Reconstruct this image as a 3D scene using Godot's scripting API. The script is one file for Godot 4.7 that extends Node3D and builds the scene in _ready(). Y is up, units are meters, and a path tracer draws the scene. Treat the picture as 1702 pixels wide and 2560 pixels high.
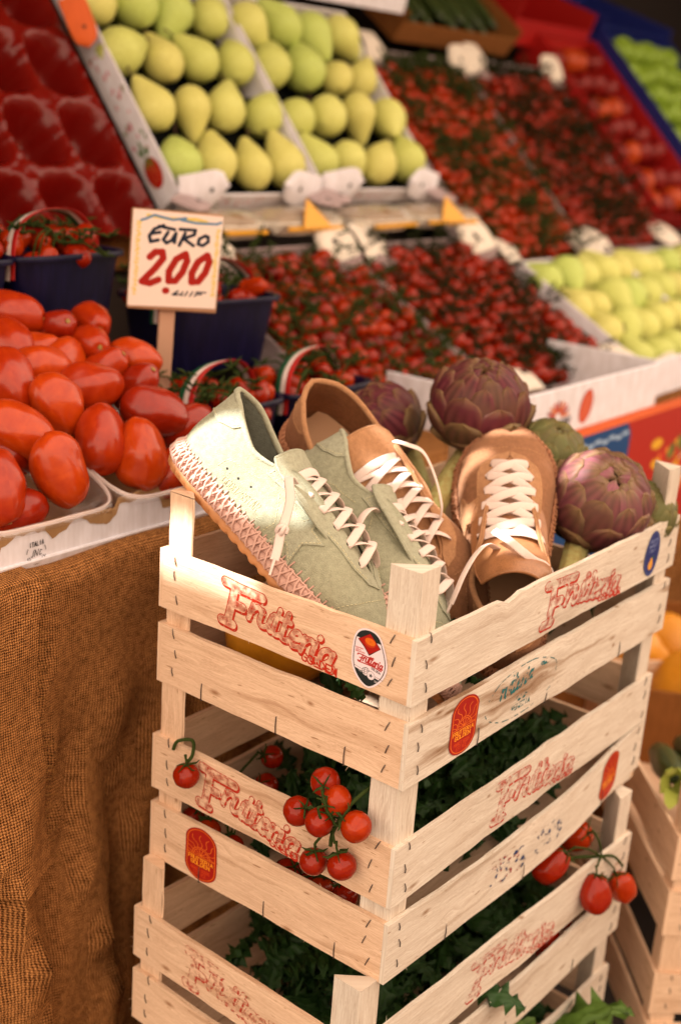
extends Node3D
# A market stall: a stack of wooden fruit crates with suede espadrille sneakers in the top one.
# x runs from the stall (minus) to the street (plus), y is up, z runs along the stall; the near top corner of the stack is at the origin.

const CW := 0.30      # crate: short side, along x
const CD := 0.518     # crate: long side, along z
const GROUND := -0.7275
const SHOE := 1.13
const SL := 0.262

var M := {}
var rng := RandomNumberGenerator.new()
var used_names := {}


# ------------------------------------------------------------------ meshes
class MB:
	var v := PackedVector3Array()
	var n := PackedVector3Array()
	var uv := PackedVector2Array()
	var c := PackedColorArray()
	var idx := PackedInt32Array()
	var colored := false

	func grid(p: PackedVector3Array, nu: int, nv: int, wrap := false, su := 1.0, sv := 1.0, hint := Vector3.INF, cols := PackedColorArray(), u0 := 0.0, v0 := 0.0) -> void:
		# p holds nv rows of nu points
		var base := v.size()
		var nn := PackedVector3Array()
		nn.resize(p.size())
		var tri := PackedInt32Array()
		var lim := nu if wrap else nu - 1
		for j in nv - 1:
			for i in lim:
				var a := j * nu + i
				var b := j * nu + (i + 1) % nu
				var d := a + nu
				var e := b + nu
				for t in [[a, b, e], [a, e, d]]:
					var f: Vector3 = (p[t[2]] - p[t[0]]).cross(p[t[1]] - p[t[0]])
					nn[t[0]] += f
					nn[t[1]] += f
					nn[t[2]] += f
					tri.append_array(PackedInt32Array([t[0], t[1], t[2]]))
		var mid := Vector3.ZERO
		for q in p:
			mid += q
		mid /= p.size()
		var s := 0.0
		for i in p.size():
			s += nn[i].dot(hint if hint != Vector3.INF else p[i] - mid)
		var flip := s < 0
		if not cols.is_empty():
			colored = true
		for j in nv:
			for i in nu:
				var k := j * nu + i
				v.append(p[k])
				var q := nn[k].normalized() if nn[k].length_squared() > 1e-24 else Vector3.UP
				n.append(-q if flip else q)
				uv.append(Vector2(u0 + su * i / float(maxi(nu - 1, 1)), v0 + sv * j / float(maxi(nv - 1, 1))))
				c.append(cols[k] if not cols.is_empty() else Color.WHITE)
		for t in range(0, tri.size(), 3):
			if flip:
				idx.append_array(PackedInt32Array([base + tri[t], base + tri[t + 2], base + tri[t + 1]]))
			else:
				idx.append_array(PackedInt32Array([base + tri[t], base + tri[t + 1], base + tri[t + 2]]))

	func poly(p: PackedVector3Array, out: Vector3, uvs := PackedVector2Array()) -> void:
		# a flat convex polygon
		var base := v.size()
		var f := (p[2] - p[0]).cross(p[1] - p[0])
		var flip := f.dot(out) < 0
		for i in p.size():
			v.append(p[i])
			n.append(out.normalized())
			uv.append(uvs[i] if not uvs.is_empty() else Vector2(p[i].x + p[i].z, p[i].y))
			c.append(Color.WHITE)
		for i in range(1, p.size() - 1):
			idx.append_array(PackedInt32Array([base, base + i + 1, base + i] if flip else [base, base + i, base + i + 1]))

	func box(at: Vector3, size: Vector3, bev := 0.001, bs := Basis.IDENTITY) -> void:
		# a chamfered box; at is its centre
		var h := size / 2.0
		var g := minf(bev, minf(h.x, minf(h.y, h.z)) * 0.6)
		var ax := [Vector3(1, 0, 0), Vector3(0, 1, 0), Vector3(0, 0, 1)]
		for k in 3:
			var U: Vector3 = ax[(k + 1) % 3]
			var W: Vector3 = ax[(k + 2) % 3]
			var N: Vector3 = ax[k]
			var hu := h.dot(U) - g
			var hw := h.dot(W) - g
			var hn := h.dot(N)
			for s in [-1.0, 1.0]:
				var o: Vector3 = N * hn * s
				var q := PackedVector3Array()
				var t := PackedVector2Array()
				for e in [[-1, -1], [1, -1], [1, 1], [-1, 1]]:
					q.append(at + bs * (o + U * hu * e[0] + W * hw * e[1]))
					var l: Vector3 = o + U * hu * e[0] + W * hw * e[1]
					t.append(Vector2(l.dot(U), l.dot(W)) if k != 0 else Vector2(l.z, l.y))
				poly(q, bs * (N * s), t)
			for a in [-1.0, 1.0]:
				for b in [-1.0, 1.0]:
					var A: Vector3 = U * (h.dot(U)) * a + W * hw * b
					var B2: Vector3 = U * hu * a + W * (h.dot(W)) * b
					var L: Vector3 = N * (hn - g)
					poly(PackedVector3Array([at + bs * (A - L), at + bs * (A + L), at + bs * (B2 + L), at + bs * (B2 - L)]), bs * (U * a + W * b))
		for a in [-1.0, 1.0]:
			for b in [-1.0, 1.0]:
				for d in [-1.0, 1.0]:
					poly(PackedVector3Array([at + bs * Vector3(h.x * a, (h.y - g) * b, (h.z - g) * d), at + bs * Vector3((h.x - g) * a, h.y * b, (h.z - g) * d), at + bs * Vector3((h.x - g) * a, (h.y - g) * b, h.z * d)]), bs * Vector3(a, b, d))

	func tube(p: PackedVector3Array, r: PackedFloat32Array, sides := 8, caps := true, flat := 1.0, side_dir := Vector3.INF) -> void:
		# a round (or flattened) rod along p; side_dir gives the wide direction when it is flat
		var m := p.size()
		var pts := PackedVector3Array()
		var up := Vector3.UP
		for i in m:
			var t := (p[mini(i + 1, m - 1)] - p[maxi(i - 1, 0)]).normalized()
			if i == 0:
				up = t.cross(Vector3(0.31, 0.2, 0.93)).normalized() if side_dir == Vector3.INF else side_dir
			up = (up - t * up.dot(t)).normalized()
			var w := t.cross(up)
			var rr := r[mini(i, r.size() - 1)]
			for k in sides:
				var a := TAU * k / sides
				pts.append(p[i] + up * cos(a) * rr + w * sin(a) * rr * flat)
		# each ring pushes outward from the rod's own line, so orient by the first ring
		var b0 := v.size()
		var i0 := idx.size()
		grid(pts, sides, m, true, 1.0, float(m))
		var s := 0.0
		for i in m:
			for k in sides:
				s += n[b0 + i * sides + k].dot(pts[i * sides + k] - p[i])
		if s < 0:
			for i in range(b0, n.size()):
				n[i] = -n[i]
			for i in range(i0, idx.size(), 3):
				var k := idx[i]
				idx[i] = idx[i + 1]
				idx[i + 1] = k
		if caps:
			for e in [0, m - 1]:
				var q := PackedVector3Array()
				for k in sides:
					q.append(pts[e * sides + k])
				poly(q, (p[0] - p[1]) if e == 0 else (p[m - 1] - p[m - 2]))

	func lathe(prof: PackedVector2Array, seg := 16, xf := Transform3D.IDENTITY, lobes := 0, depth := 0.0) -> void:
		var pts := PackedVector3Array()
		for q in prof:
			for k in seg:
				var a := TAU * k / seg
				var rr := q.x * (1.0 + depth * cos(a * lobes))
				pts.append(xf * Vector3(rr * cos(a), q.y, rr * sin(a)))
		grid(pts, seg, prof.size(), true, 1.0, 1.0)

	func add(o: MB, xf: Transform3D, tint := Color(0, 0, 0, 0)) -> void:
		var base := v.size()
		for i in o.v.size():
			v.append(xf * o.v[i])
			n.append((xf.basis * o.n[i]).normalized())
			uv.append(o.uv[i])
			c.append(o.c[i] if tint.a == 0.0 else tint)
		if tint.a > 0 or o.colored:
			colored = true
		for i in o.idx:
			idx.append(base + i)

	func mesh() -> ArrayMesh:
		var m := ArrayMesh.new()
		var a := []
		a.resize(Mesh.ARRAY_MAX)
		a[Mesh.ARRAY_VERTEX] = v
		a[Mesh.ARRAY_NORMAL] = n
		a[Mesh.ARRAY_TEX_UV] = uv
		if colored:
			a[Mesh.ARRAY_COLOR] = c
		a[Mesh.ARRAY_INDEX] = idx
		m.add_surface_from_arrays(Mesh.PRIMITIVE_TRIANGLES, a)
		return m


# ------------------------------------------------------------------ naming
func numbered(called: String) -> String:
	var k: int = used_names.get(called, 0)
	used_names[called] = k + 1
	return called if k == 0 else "%s_%03d" % [called, k]


func thing(called: String, label: String, category: String, at := Transform3D.IDENTITY, group := "") -> Node3D:
	var o := Node3D.new()
	o.name = numbered(called)
	add_child(o)
	o.transform = at
	tag(o, label, category, group)
	return o


func tag(o: Node, label: String, category: String, group := "") -> void:
	o.set_meta("label", label)
	o.set_meta("category", category)
	if group:
		o.set_meta("group", group)


func put(called: String, mesh: Mesh, mat: Material, parent: Node = null, at := Transform3D.IDENTITY) -> MeshInstance3D:
	var o := MeshInstance3D.new()
	o.mesh = mesh
	o.material_override = mat
	o.transform = at
	if parent == null:
		o.name = numbered(called)
		add_child(o)
	else:
		o.name = called
		if parent.has_node(NodePath(called)):
			var k := 1
			while parent.has_node(NodePath("%s_%03d" % [called, k])):
				k += 1
			o.name = "%s_%03d" % [called, k]
		parent.add_child(o, true)
	return o


func part(called: String, b: MB, mat: Material, parent: Node = null, at := Transform3D.IDENTITY) -> MeshInstance3D:
	return put(called, b.mesh(), mat, parent, at)


func copy(o: Node3D, at: Transform3D, label := "", group := "") -> Node3D:
	var r: Node3D = o.duplicate()
	r.name = numbered(String(o.name).rstrip("0123456789").trim_suffix("_"))
	add_child(r)
	r.transform = at
	if label:
		r.set_meta("label", label)
	if group:
		r.set_meta("group", group)
	return r


func structure(o: Node) -> void:
	o.set_meta("kind", "structure")


func xf(o: Vector3, x: Vector3, y: Vector3, z: Vector3) -> Transform3D:
	return Transform3D(Basis(x, y, z), o)


func spun(o: Vector3, axis: Vector3, spin := 0.0, s := 1.0) -> Transform3D:
	# local y turned to axis, then spun round it
	var y := axis.normalized()
	var x := y.cross(Vector3(0.3, 0.5, 0.81)).normalized()
	var z := x.cross(y)
	return Transform3D(Basis(x, y, z).rotated(y, spin).scaled(Vector3.ONE * s), o)


func smooth(p: PackedVector3Array, per := 6) -> PackedVector3Array:
	var r := PackedVector3Array()
	for i in p.size() - 1:
		var a := p[maxi(i - 1, 0)]
		var d := p[mini(i + 2, p.size() - 1)]
		for k in per:
			r.append(p[i].cubic_interpolate(p[i + 1], a, d, float(k) / per))
	r.append(p[p.size() - 1])
	return r


func table(x: float, xs: Array, ys: Array) -> float:
	if x <= xs[0]:
		return ys[0]
	for i in range(1, xs.size()):
		if x <= xs[i]:
			var t: float = (x - xs[i - 1]) / (xs[i] - xs[i - 1])
			t = lerpf(t, t * t * (3 - 2 * t), 0.45)
			return lerpf(ys[i - 1], ys[i], t)
	return ys[ys.size() - 1]


# ------------------------------------------------------------------ drawn prints
const GLYPH := {
	"A": "00 26 40,12 32", "B": "00 06 36 45 43 03 33 42 40 00", "C": "45 36 16 05 01 10 30 41", "D": "00 06 26 44 42 20 00", "E": "46 06 00 40,03 33", "F": "46 06 00,03 33",
	"G": "45 36 16 05 01 10 30 41 43 23", "H": "00 06,40 46,03 43", "I": "20 26", "K": "00 06,46 03 40", "L": "06 00 40", "M": "00 06 23 46 40", "N": "00 06 40 46",
	"O": "10 01 05 16 36 45 41 30 10", "P": "00 06 36 45 44 33 03", "Q": "10 01 05 16 36 45 41 30 10,22 40", "R": "00 06 36 45 44 33 03,23 40", "S": "45 36 16 05 04 13 33 42 41 30 10 01",
	"T": "06 46,26 20", "U": "06 01 10 30 41 46", "V": "06 20 46", "W": "06 10 23 30 46", "Y": "06 23 46,23 20", "Z": "06 46 00 40", "0": "10 01 05 16 36 45 41 30 10", "1": "15 26 20",
	"2": "05 16 36 45 44 00 40", "5": "46 06 04 34 43 41 30 10 01", "7": "06 46 10", "/": "00 46", " ": "",
}


func letters(text: String, step := 5.2) -> Array:
	# polylines in a space 6 high
	var out := []
	var x := 0.0
	for ch in text:
		for run in (GLYPH.get(ch, "") as String).split(",", false):
			var p := PackedVector2Array()
			for q in run.split(" ", false):
				p.append(Vector2(x + float(q[0]), float(q[1])))
			out.append(p)
		x += step if ch != " " else 3.4
	return out


class Ink:
	var w: int
	var h: int
	var d: PackedByteArray

	func _init(width: int, height: int, back := Color(0, 0, 0, 0)) -> void:
		w = width
		h = height
		d = PackedByteArray()
		d.resize(w * h * 4)
		for i in w * h:
			d[i * 4] = int(back.r * 255)
			d[i * 4 + 1] = int(back.g * 255)
			d[i * 4 + 2] = int(back.b * 255)
			d[i * 4 + 3] = int(back.a * 255)

	func dot(x: int, y: int, col: Color, a: float) -> void:
		if x < 0 or y < 0 or x >= w or y >= h or a <= 0:
			return
		var k := (y * w + x) * 4
		var a0 := d[k + 3] / 255.0
		var ao := a + a0 * (1 - a)
		d[k] = int((col.r * a + d[k] / 255.0 * a0 * (1 - a)) / ao * 255)
		d[k + 1] = int((col.g * a + d[k + 1] / 255.0 * a0 * (1 - a)) / ao * 255)
		d[k + 2] = int((col.b * a + d[k + 2] / 255.0 * a0 * (1 - a)) / ao * 255)
		d[k + 3] = int(ao * 255)

	func line(p: PackedVector2Array, r: float, col: Color) -> void:
		for i in p.size() - 1:
			var a := p[i]
			var b := p[i + 1]
			var lo := Vector2(minf(a.x, b.x), minf(a.y, b.y)) - Vector2.ONE * (r + 1)
			var hi := Vector2(maxf(a.x, b.x), maxf(a.y, b.y)) + Vector2.ONE * (r + 1)
			for y in range(maxi(0, int(lo.y)), mini(h, int(hi.y) + 1)):
				for x in range(maxi(0, int(lo.x)), mini(w, int(hi.x) + 1)):
					var q := Geometry2D.get_closest_point_to_segment(Vector2(x, y), a, b)
					dot(x, y, col, clampf(r + 0.5 - q.distance_to(Vector2(x, y)), 0, 1))

	func fill(p: PackedVector2Array, col: Color) -> void:
		var lo := Vector2(1e9, 1e9)
		var hi := -lo
		for q in p:
			lo = lo.min(q)
			hi = hi.max(q)
		for y in range(maxi(0, int(lo.y)), mini(h, int(hi.y) + 1)):
			for x in range(maxi(0, int(lo.x)), mini(w, int(hi.x) + 1)):
				var s := 0.0
				for o in [Vector2(0.25, 0.25), Vector2(0.75, 0.75)]:
					if Geometry2D.is_point_in_polygon(Vector2(x, y) + o, p):
						s += 0.5
				dot(x, y, col, s)

	func disc(at: Vector2, rx: float, ry: float, col: Color, turn := 0.0) -> void:
		var p := PackedVector2Array()
		for i in 32:
			p.append(at + Vector2(cos(TAU * i / 32) * rx, sin(TAU * i / 32) * ry).rotated(turn))
		fill(p, col)

	func ring(at: Vector2, rx: float, ry: float, t: float, col: Color, turn := 0.0, a0 := 0.0, a1 := TAU) -> void:
		var p := PackedVector2Array()
		for i in 41:
			var a := lerpf(a0, a1, i / 40.0)
			p.append(at + Vector2(cos(a) * rx, sin(a) * ry).rotated(turn))
		line(p, t, col)

	func runs(list: Array, x: Transform2D, r: float, col: Color) -> void:
		for p in list:
			line(x * (p as PackedVector2Array), r, col)

	func worn(n: FastNoiseLite, cut: float) -> void:
		for y in h:
			for x in w:
				var k := (y * w + x) * 4 + 3
				if d[k] > 0:
					d[k] = int(d[k] * clampf((n.get_noise_2d(x, y) + cut) * 3.0 + 0.5, 0.0, 1.0))

	func tex() -> ImageTexture:
		var im := Image.create_from_data(w, h, false, Image.FORMAT_RGBA8, d)
		return ImageTexture.create_from_image(im)


func noise(freq: float, sd: int, oct := 3) -> FastNoiseLite:
	var f := FastNoiseLite.new()
	f.noise_type = FastNoiseLite.TYPE_SIMPLEX_SMOOTH
	f.frequency = freq
	f.seed = sd
	f.fractal_octaves = oct
	return f


func script_word() -> Array:
	# the hand lettered word, slanted, baseline at y 0, x-height 1
	var g := [
		["r", 0.62, "0,0 .02,.5 0,1|0,.55 .16,.9 .36,1.02 .5,.9"], ["u", 0.85, "0,1 -.02,.35 .1,.03 .3,.03 .52,.3|.56,1 .55,.25 .66,0 .8,.1"],
		["t", 0.5, "0,1.7 0,.25 .1,.02 .28,.05 .42,.2|-.2,1.2 .75,1.3"], ["t", 0.52, "0,1.75 0,.25 .1,.02 .28,.05 .42,.2"],
		["e", 0.68, "0,.5 .4,.58 .46,.85 .28,1.02 .08,.88 0,.5 .04,.15 .22,0 .52,.16"], ["r", 0.62, "0,0 .02,.5 0,1|0,.55 .16,.9 .36,1.02 .5,.9"],
		["i", 0.42, "0,1 0,.25 .1,0 .3,.1|.1,1.42 .12,1.5"], ["a", 0.8, ".54,.85 .3,1.02 .06,.8 0,.4 .1,.06 .3,.02 .54,.4|.58,1 .56,.25 .66,0 .82,.12"],
	]
	var out := []
	var x := 0.0
	for q in g:
		for run in (q[2] as String).split("|"):
			var p := PackedVector2Array()
			for e in run.split(" "):
				var k := e.split(",")
				p.append(Vector2(x + float(k[0]) + float(k[1]) * 0.28, float(k[1])))
			var c := PackedVector2Array()
			for i in p.size() - 1:
				for s in 4:
					c.append(p[i].cubic_interpolate(p[i + 1], p[maxi(i - 1, 0)], p[mini(i + 2, p.size() - 1)], s / 4.0))
			c.append(p[p.size() - 1])
			out.append(c)
		x += q[1]
	return out


func stamp_texture(sd: int, cut: float) -> ImageTexture:
	# rubber stamp: big outlined F, outlined script, small block capitals below; red ink that skipped where the wood was uneven
	var w := 768
	var h := 288
	var dist := PackedFloat32Array()
	dist.resize(w * h)
	dist.fill(1e3)
	var all := []
	var T := Transform2D(Vector2(93, 18), Vector2(0, -76), Vector2(212, 168))
	for p in script_word():
		all.append([T * (p as PackedVector2Array), 12.0])
	for p in [PackedVector2Array([Vector2(92, 226), Vector2(108, 150), Vector2(128, 44)]), PackedVector2Array([Vector2(70, 36), Vector2(160, 46), Vector2(286, 52)]), PackedVector2Array([Vector2(116, 130), Vector2(176, 134)]), PackedVector2Array([Vector2(56, 224), Vector2(122, 230)])]:
		all.append([p, 21.0])
	for e in all:
		var p: PackedVector2Array = e[0]
		for i in p.size() - 1:
			var lo := p[i].min(p[i + 1]) - Vector2.ONE * 32
			var hi := p[i].max(p[i + 1]) + Vector2.ONE * 32
			for y in range(maxi(0, int(lo.y)), mini(h, int(hi.y))):
				for x in range(maxi(0, int(lo.x)), mini(w, int(hi.x))):
					var q := Vector2(x, y)
					var k := y * w + x
					dist[k] = minf(dist[k], q.distance_to(Geometry2D.get_closest_point_to_segment(q, p[i], p[i + 1])) - float(e[1]))
	var ink := Ink.new(w, h, Color(0.72, 0.16, 0.06, 0))
	var col := Color(0.72, 0.16, 0.06)
	var patchy := noise(0.018, sd + 31, 4)
	for y in h:
		for x in w:
			var e := dist[y * w + x]
			# outline, thicker on the lower right like a drop shade
			var sh := dist[maxi(y - 7, 0) * w + maxi(x - 5, 0)]
			var a := clampf(2.6 - absf(e - 2.0), 0, 1)
			if e > 2.0 and sh < 5.0:
				a = maxf(a, 0.9)
			if e <= -2.0:
				a = maxf(a, clampf(0.24 + patchy.get_noise_2d(x, y) * 0.8, 0.0, 0.7))
			if a > 0:
				ink.dot(x, y, col, a)
	ink.runs(letters("GOLDEN"), Transform2D(Vector2(6.2, 0.6), Vector2(0, -6.0), Vector2(520, 262)), 3.4, col)
	ink.worn(noise(0.035, sd, 4), cut)
	ink.worn(noise(0.22, sd + 5, 2), cut + 0.25)
	return ink.tex()


# ------------------------------------------------------------------ materials
func mat(key: String, col: Color, rough: float, spec := 0.5) -> StandardMaterial3D:
	var m := StandardMaterial3D.new()
	m.resource_name = key
	m.albedo_color = col
	m.roughness = rough
	m.metallic_specular = spec
	M[key] = m
	return m


func grey(w: int, h: int, f: Callable) -> Image:
	var d := PackedByteArray()
	d.resize(w * h)
	for y in h:
		for x in w:
			d[y * w + x] = int(clampf(f.call(x, y), 0, 1) * 255)
	return Image.create_from_data(w, h, false, Image.FORMAT_L8, d)


func toned(g: Image, lo: Color, hi: Color) -> ImageTexture:
	var s := g.get_data()
	var d := PackedByteArray()
	d.resize(s.size() * 3)
	for i in s.size():
		var c := lo.lerp(hi, s[i] / 255.0)
		d[i * 3] = int(c.r * 255)
		d[i * 3 + 1] = int(c.g * 255)
		d[i * 3 + 2] = int(c.b * 255)
	return ImageTexture.create_from_image(Image.create_from_data(g.get_width(), g.get_height(), false, Image.FORMAT_RGB8, d))


func relief(m: StandardMaterial3D, t: Texture2D, cm: float) -> void:
	m.heightmap_enabled = true
	m.heightmap_texture = t
	m.heightmap_scale = cm


func triplanar(m: StandardMaterial3D, per_metre: float) -> void:
	m.uv1_triplanar = true
	m.uv1_scale = Vector3.ONE * per_metre


func wood_image(sd: int, specks: float, streak: float) -> Image:
	# 0.55 m along the grain by 0.16 m across it
	var a := noise(0.006, sd, 3)
	var b := noise(0.05, sd + 1, 2)
	var c := noise(0.02, sd + 2, 3)
	var e := noise(0.06, sd + 3, 2)
	var f := noise(0.35, sd + 4, 1)
	var g := noise(0.013, sd + 8, 3)
	var kr := RandomNumberGenerator.new()
	kr.seed = sd
	var knots := []
	for i in 7:
		knots.append([kr.randf() * 1024.0, kr.randf() * 512.0, kr.randf_range(5.0, 17.0), kr.randf_range(4.0, 9.0)])
	return grey(1024, 512, func(x: int, y: int) -> float:
		var wy := y + a.get_noise_2d(x, y * 2.0) * 24.0
		var k := 0.82 + b.get_noise_2d(x * 0.035, wy * 2.6) * 0.10 + c.get_noise_2d(x * 0.2, y * 0.7) * 0.07 + f.get_noise_2d(x * 0.035, y) * 0.12 + f.get_noise_2d(x * 0.25 + 300.0, y * 1.3) * 0.06
		k += maxf(0.0, c.get_noise_2d(x * 0.06 + 900.0, wy * 0.5) - 0.25) * -streak
		var s := e.get_noise_2d(x * 0.35 + 50.0, y * 1.1)
		k -= clampf((s - 0.62) * 5.0, 0, 1) * specks
		k -= clampf((g.get_noise_2d(x * 0.5, y) - 0.18) * 1.6, 0, 1) * 0.16 * clampf(0.6 + f.get_noise_2d(x * 0.4, y * 0.7), 0, 1)
		for e2 in knots:
			var q := Vector2((x - e2[0]) / e2[2], (y - e2[1]) / e2[3]).length()
			if q < 2.0:
				k -= 0.55 * clampf(1.3 - q, 0, 1) + 0.10 * clampf(1.0 - absf(q - 1.25) * 4.0, 0, 1)
		return k)


func make_materials() -> void:
	for i in 3:
		var im := wood_image(11 + i * 17, [0.35, 0.55, 0.3][i], [0.35, 0.6, 1.7][i])
		var t := toned(im, Color(0.54, 0.405, 0.30), Color(0.93, 0.885, 0.82))
		var bump := ImageTexture.create_from_image(im)
		for k in 2:
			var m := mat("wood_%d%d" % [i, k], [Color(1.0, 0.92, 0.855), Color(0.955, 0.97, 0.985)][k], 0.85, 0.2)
			m.albedo_texture = t
			relief(m, bump, 0.008)
	mat("wood_plank", Color(0.17, 0.11, 0.075), 0.8)
	var st := mat("staple", Color(0.42, 0.38, 0.36), 0.42)
	st.metallic = 0.85
	# cloth, suede, card
	var sn := noise(0.11, 5, 3)
	var sn2 := noise(0.02, 6, 2)
	var suede_im := grey(512, 512, func(x: int, y: int) -> float: return 0.62 + sn.get_noise_2d(x, y) * 0.45 + sn2.get_noise_2d(x, y) * 0.25)
	var suede_t := toned(suede_im, Color(0.68, 0.67, 0.66), Color(1, 1, 1))
	var suede_b := ImageTexture.create_from_image(suede_im)
	for e in [["suede_green", Color(0.665, 0.668, 0.569)], ["suede_green_light", Color(0.700, 0.705, 0.613)], ["suede_tan", Color(0.63, 0.445, 0.32)], ["suede_tan_light", Color(0.74, 0.55, 0.40)], ["lining_green", Color(0.470, 0.491, 0.448)], ["lining_tan", Color(0.60, 0.39, 0.25)]]:
		var m := mat(e[0], e[1], 0.95, 0.2)
		m.albedo_texture = suede_t
		triplanar(m, 14.0)
		relief(m, suede_b, 0.09)
		m.rim_enabled = true
		m.rim = 0.35
		m.rim_tint = 0.6
	var leather := mat("leather_tan", Color(0.66, 0.45, 0.29), 0.42, 0.5)
	leather.albedo_texture = suede_t
	triplanar(leather, 9.0)
	mat("insole", Color(0.700, 0.543, 0.415), 0.7, 0.3)
	mat("gum", Color(0.72, 0.49, 0.30), 0.55)
	mat("rope", Color(0.760, 0.611, 0.558), 0.9, 0.2)
	mat("rope_tan", Color(0.70, 0.50, 0.38), 0.9, 0.2)
	mat("thread_green", Color(0.80, 0.77, 0.62), 0.8, 0.2)
	mat("thread_tan", Color(0.76, 0.58, 0.42), 0.8, 0.2)
	mat("gold_print", Color(0.80, 0.74, 0.58), 0.5)
	mat("hole", Color(0.12, 0.11, 0.09), 0.9)  # dark colour standing in for shade inside small holes
	var lw := noise(0.25, 9, 2)
	var lace_im := grey(128, 128, func(x: int, y: int) -> float: return 0.6 + 0.3 * sin(x * 0.8 + (y % 8) * 0.8) * sin(y * 0.8) + lw.get_noise_2d(x, y) * 0.2)
	var lace := mat("lace", Color(0.900, 0.824, 0.790), 0.9, 0.2)
	lace.albedo_texture = toned(lace_im, Color(0.88, 0.87, 0.86), Color(1, 1, 1))
	triplanar(lace, 45.0)
	relief(lace, ImageTexture.create_from_image(lace_im), 0.03)
	# burlap: plain weave, 24 threads over 6 cm
	var jn := noise(0.03, 21, 3)
	var jf := noise(0.012, 22, 2)
	var weave := grey(1024, 1024, func(x: int, y: int) -> float:
		var dx := jn.get_noise_2d(x * 0.25, y) * 5.0
		var dy := jn.get_noise_2d(x, y * 0.25 + 400.0) * 5.0
		var px := fposmod((x + dx) / 21.333, 1.0)
		var py := fposmod((y + dy) / 21.333, 1.0)
		var over := (int(floor((x + dx) / 21.333)) + int(floor((y + dy) / 21.333))) % 2 == 0
		var hx := sin(px * PI)
		var hy := sin(py * PI)
		var wide := 0.62 + jf.get_noise_2d(x, y) * 0.5
		var a := clampf((hx - 1.0 + wide) / wide, 0, 1)
		var b := clampf((hy - 1.0 + wide) / wide, 0, 1)
		var ha := a * (1.0 if over else 0.55) * (0.75 + 0.25 * hy)
		var hb := b * (0.55 if over else 1.0) * (0.75 + 0.25 * hx)
		return clampf(maxf(ha, hb) * (0.86 + jn.get_noise_2d(x * 1.7, y * 1.7) * 0.25), 0, 1))
	var burlap := mat("burlap", Color(0.98, 0.92, 0.84), 0.95, 0.15)
	burlap.albedo_texture = toned(weave, Color(0.20, 0.11, 0.055), Color(0.96, 0.725, 0.48))
	burlap.uv1_scale = Vector3(1, 1, 1)
	relief(burlap, ImageTexture.create_from_image(weave), 0.12)
	mat("burlap_fray", Color(0.50, 0.34, 0.18), 0.95, 0.15)
	var cn := noise(0.02, 31, 4)
	var card_im := grey(512, 512, func(x: int, y: int) -> float: return 0.62 + cn.get_noise_2d(x, y * 0.4) * 0.4 + 0.04 * sin(x * TAU / 16.0))
	var card_b := ImageTexture.create_from_image(card_im)
	for e in [["card_white", Color(0.920, 0.918, 0.956), 0.6], ["card_cream", Color(0.920, 0.887, 0.834), 0.6], ["card_brown", Color(0.55, 0.35, 0.17), 0.85], ["card_grey", Color(0.70, 0.63, 0.64), 0.6], ["card_torn", Color(0.66, 0.52, 0.36), 0.95], ["card_peach", Color(0.80, 0.36, 0.15), 0.6]]:
		var m := mat(e[0], e[1], e[2], 0.3)
		m.albedo_texture = toned(card_im, Color(0.84, 0.82, 0.80), Color(1, 1, 1))
		triplanar(m, 5.0)
		relief(m, card_b, 0.02)
	# fruit
	var fn := noise(0.045, 41, 3)
	var ff := noise(0.4, 42, 1)
	var pear_im := grey(512, 512, func(x: int, y: int) -> float: return 0.62 + fn.get_noise_2d(x, y) * 0.35 - clampf((ff.get_noise_2d(x, y) - 0.55) * 3.0, 0, 1) * 0.5)
	var pear_t := toned(pear_im, Color(0.82, 0.80, 0.66), Color(1, 1, 1))
	for e in [["pear_0", Color(0.810, 0.845, 0.503)], ["pear_1", Color(0.850, 0.866, 0.536)], ["pear_2", Color(0.760, 0.835, 0.481)], ["pear_3", Color(0.850, 0.845, 0.525)]]:
		var m := mat(e[0], e[1], 0.45, 0.3)
		m.albedo_texture = pear_t
		triplanar(m, 6.0)
		m.vertex_color_use_as_albedo = true
	var tom_im := grey(256, 256, func(x: int, y: int) -> float: return 0.6 + fn.get_noise_2d(x * 0.6, y * 0.6) * 0.55)
	var tom_t := toned(tom_im, Color(0.82, 0.62, 0.5), Color(1, 1, 1))
	for e in [["plum_0", Color(0.66, 0.20, 0.035)], ["plum_1", Color(0.72, 0.26, 0.045)], ["plum_2", Color(0.58, 0.14, 0.03)], ["cherry_0", Color(0.58, 0.135, 0.028)], ["cherry_1", Color(0.66, 0.205, 0.035)], ["cherry_2", Color(0.45, 0.08, 0.022)]]:
		var m := mat(e[0], e[1], 0.24 if e[0].begins_with("plum") else 0.17, 0.45 if e[0].begins_with("plum") else 0.36)
		m.albedo_texture = tom_t
		triplanar(m, 9.0)
		m.vertex_color_use_as_albedo = true
	mat("scar", Color(0.56, 0.45, 0.22), 0.8)
	mat("pear_stem", Color(0.24, 0.15, 0.07), 0.8)
	mat("vine", Color(0.20, 0.25, 0.11), 0.8, 0.2)
	mat("vine_dark", Color(0.15, 0.17, 0.09), 0.8, 0.15)
	var art := mat("bract", Color(1, 1, 1), 0.5, 0.28)
	art.vertex_color_use_as_albedo = true
	var ars := mat("artichoke_stem", Color(0.68, 0.70, 0.47), 0.6, 0.3)
	ars.albedo_texture = tom_t
	triplanar(ars, 12.0)
	var leaf_im := grey(256, 256, func(x: int, y: int) -> float: return 0.6 + fn.get_noise_2d(x, y) * 0.6)
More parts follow.
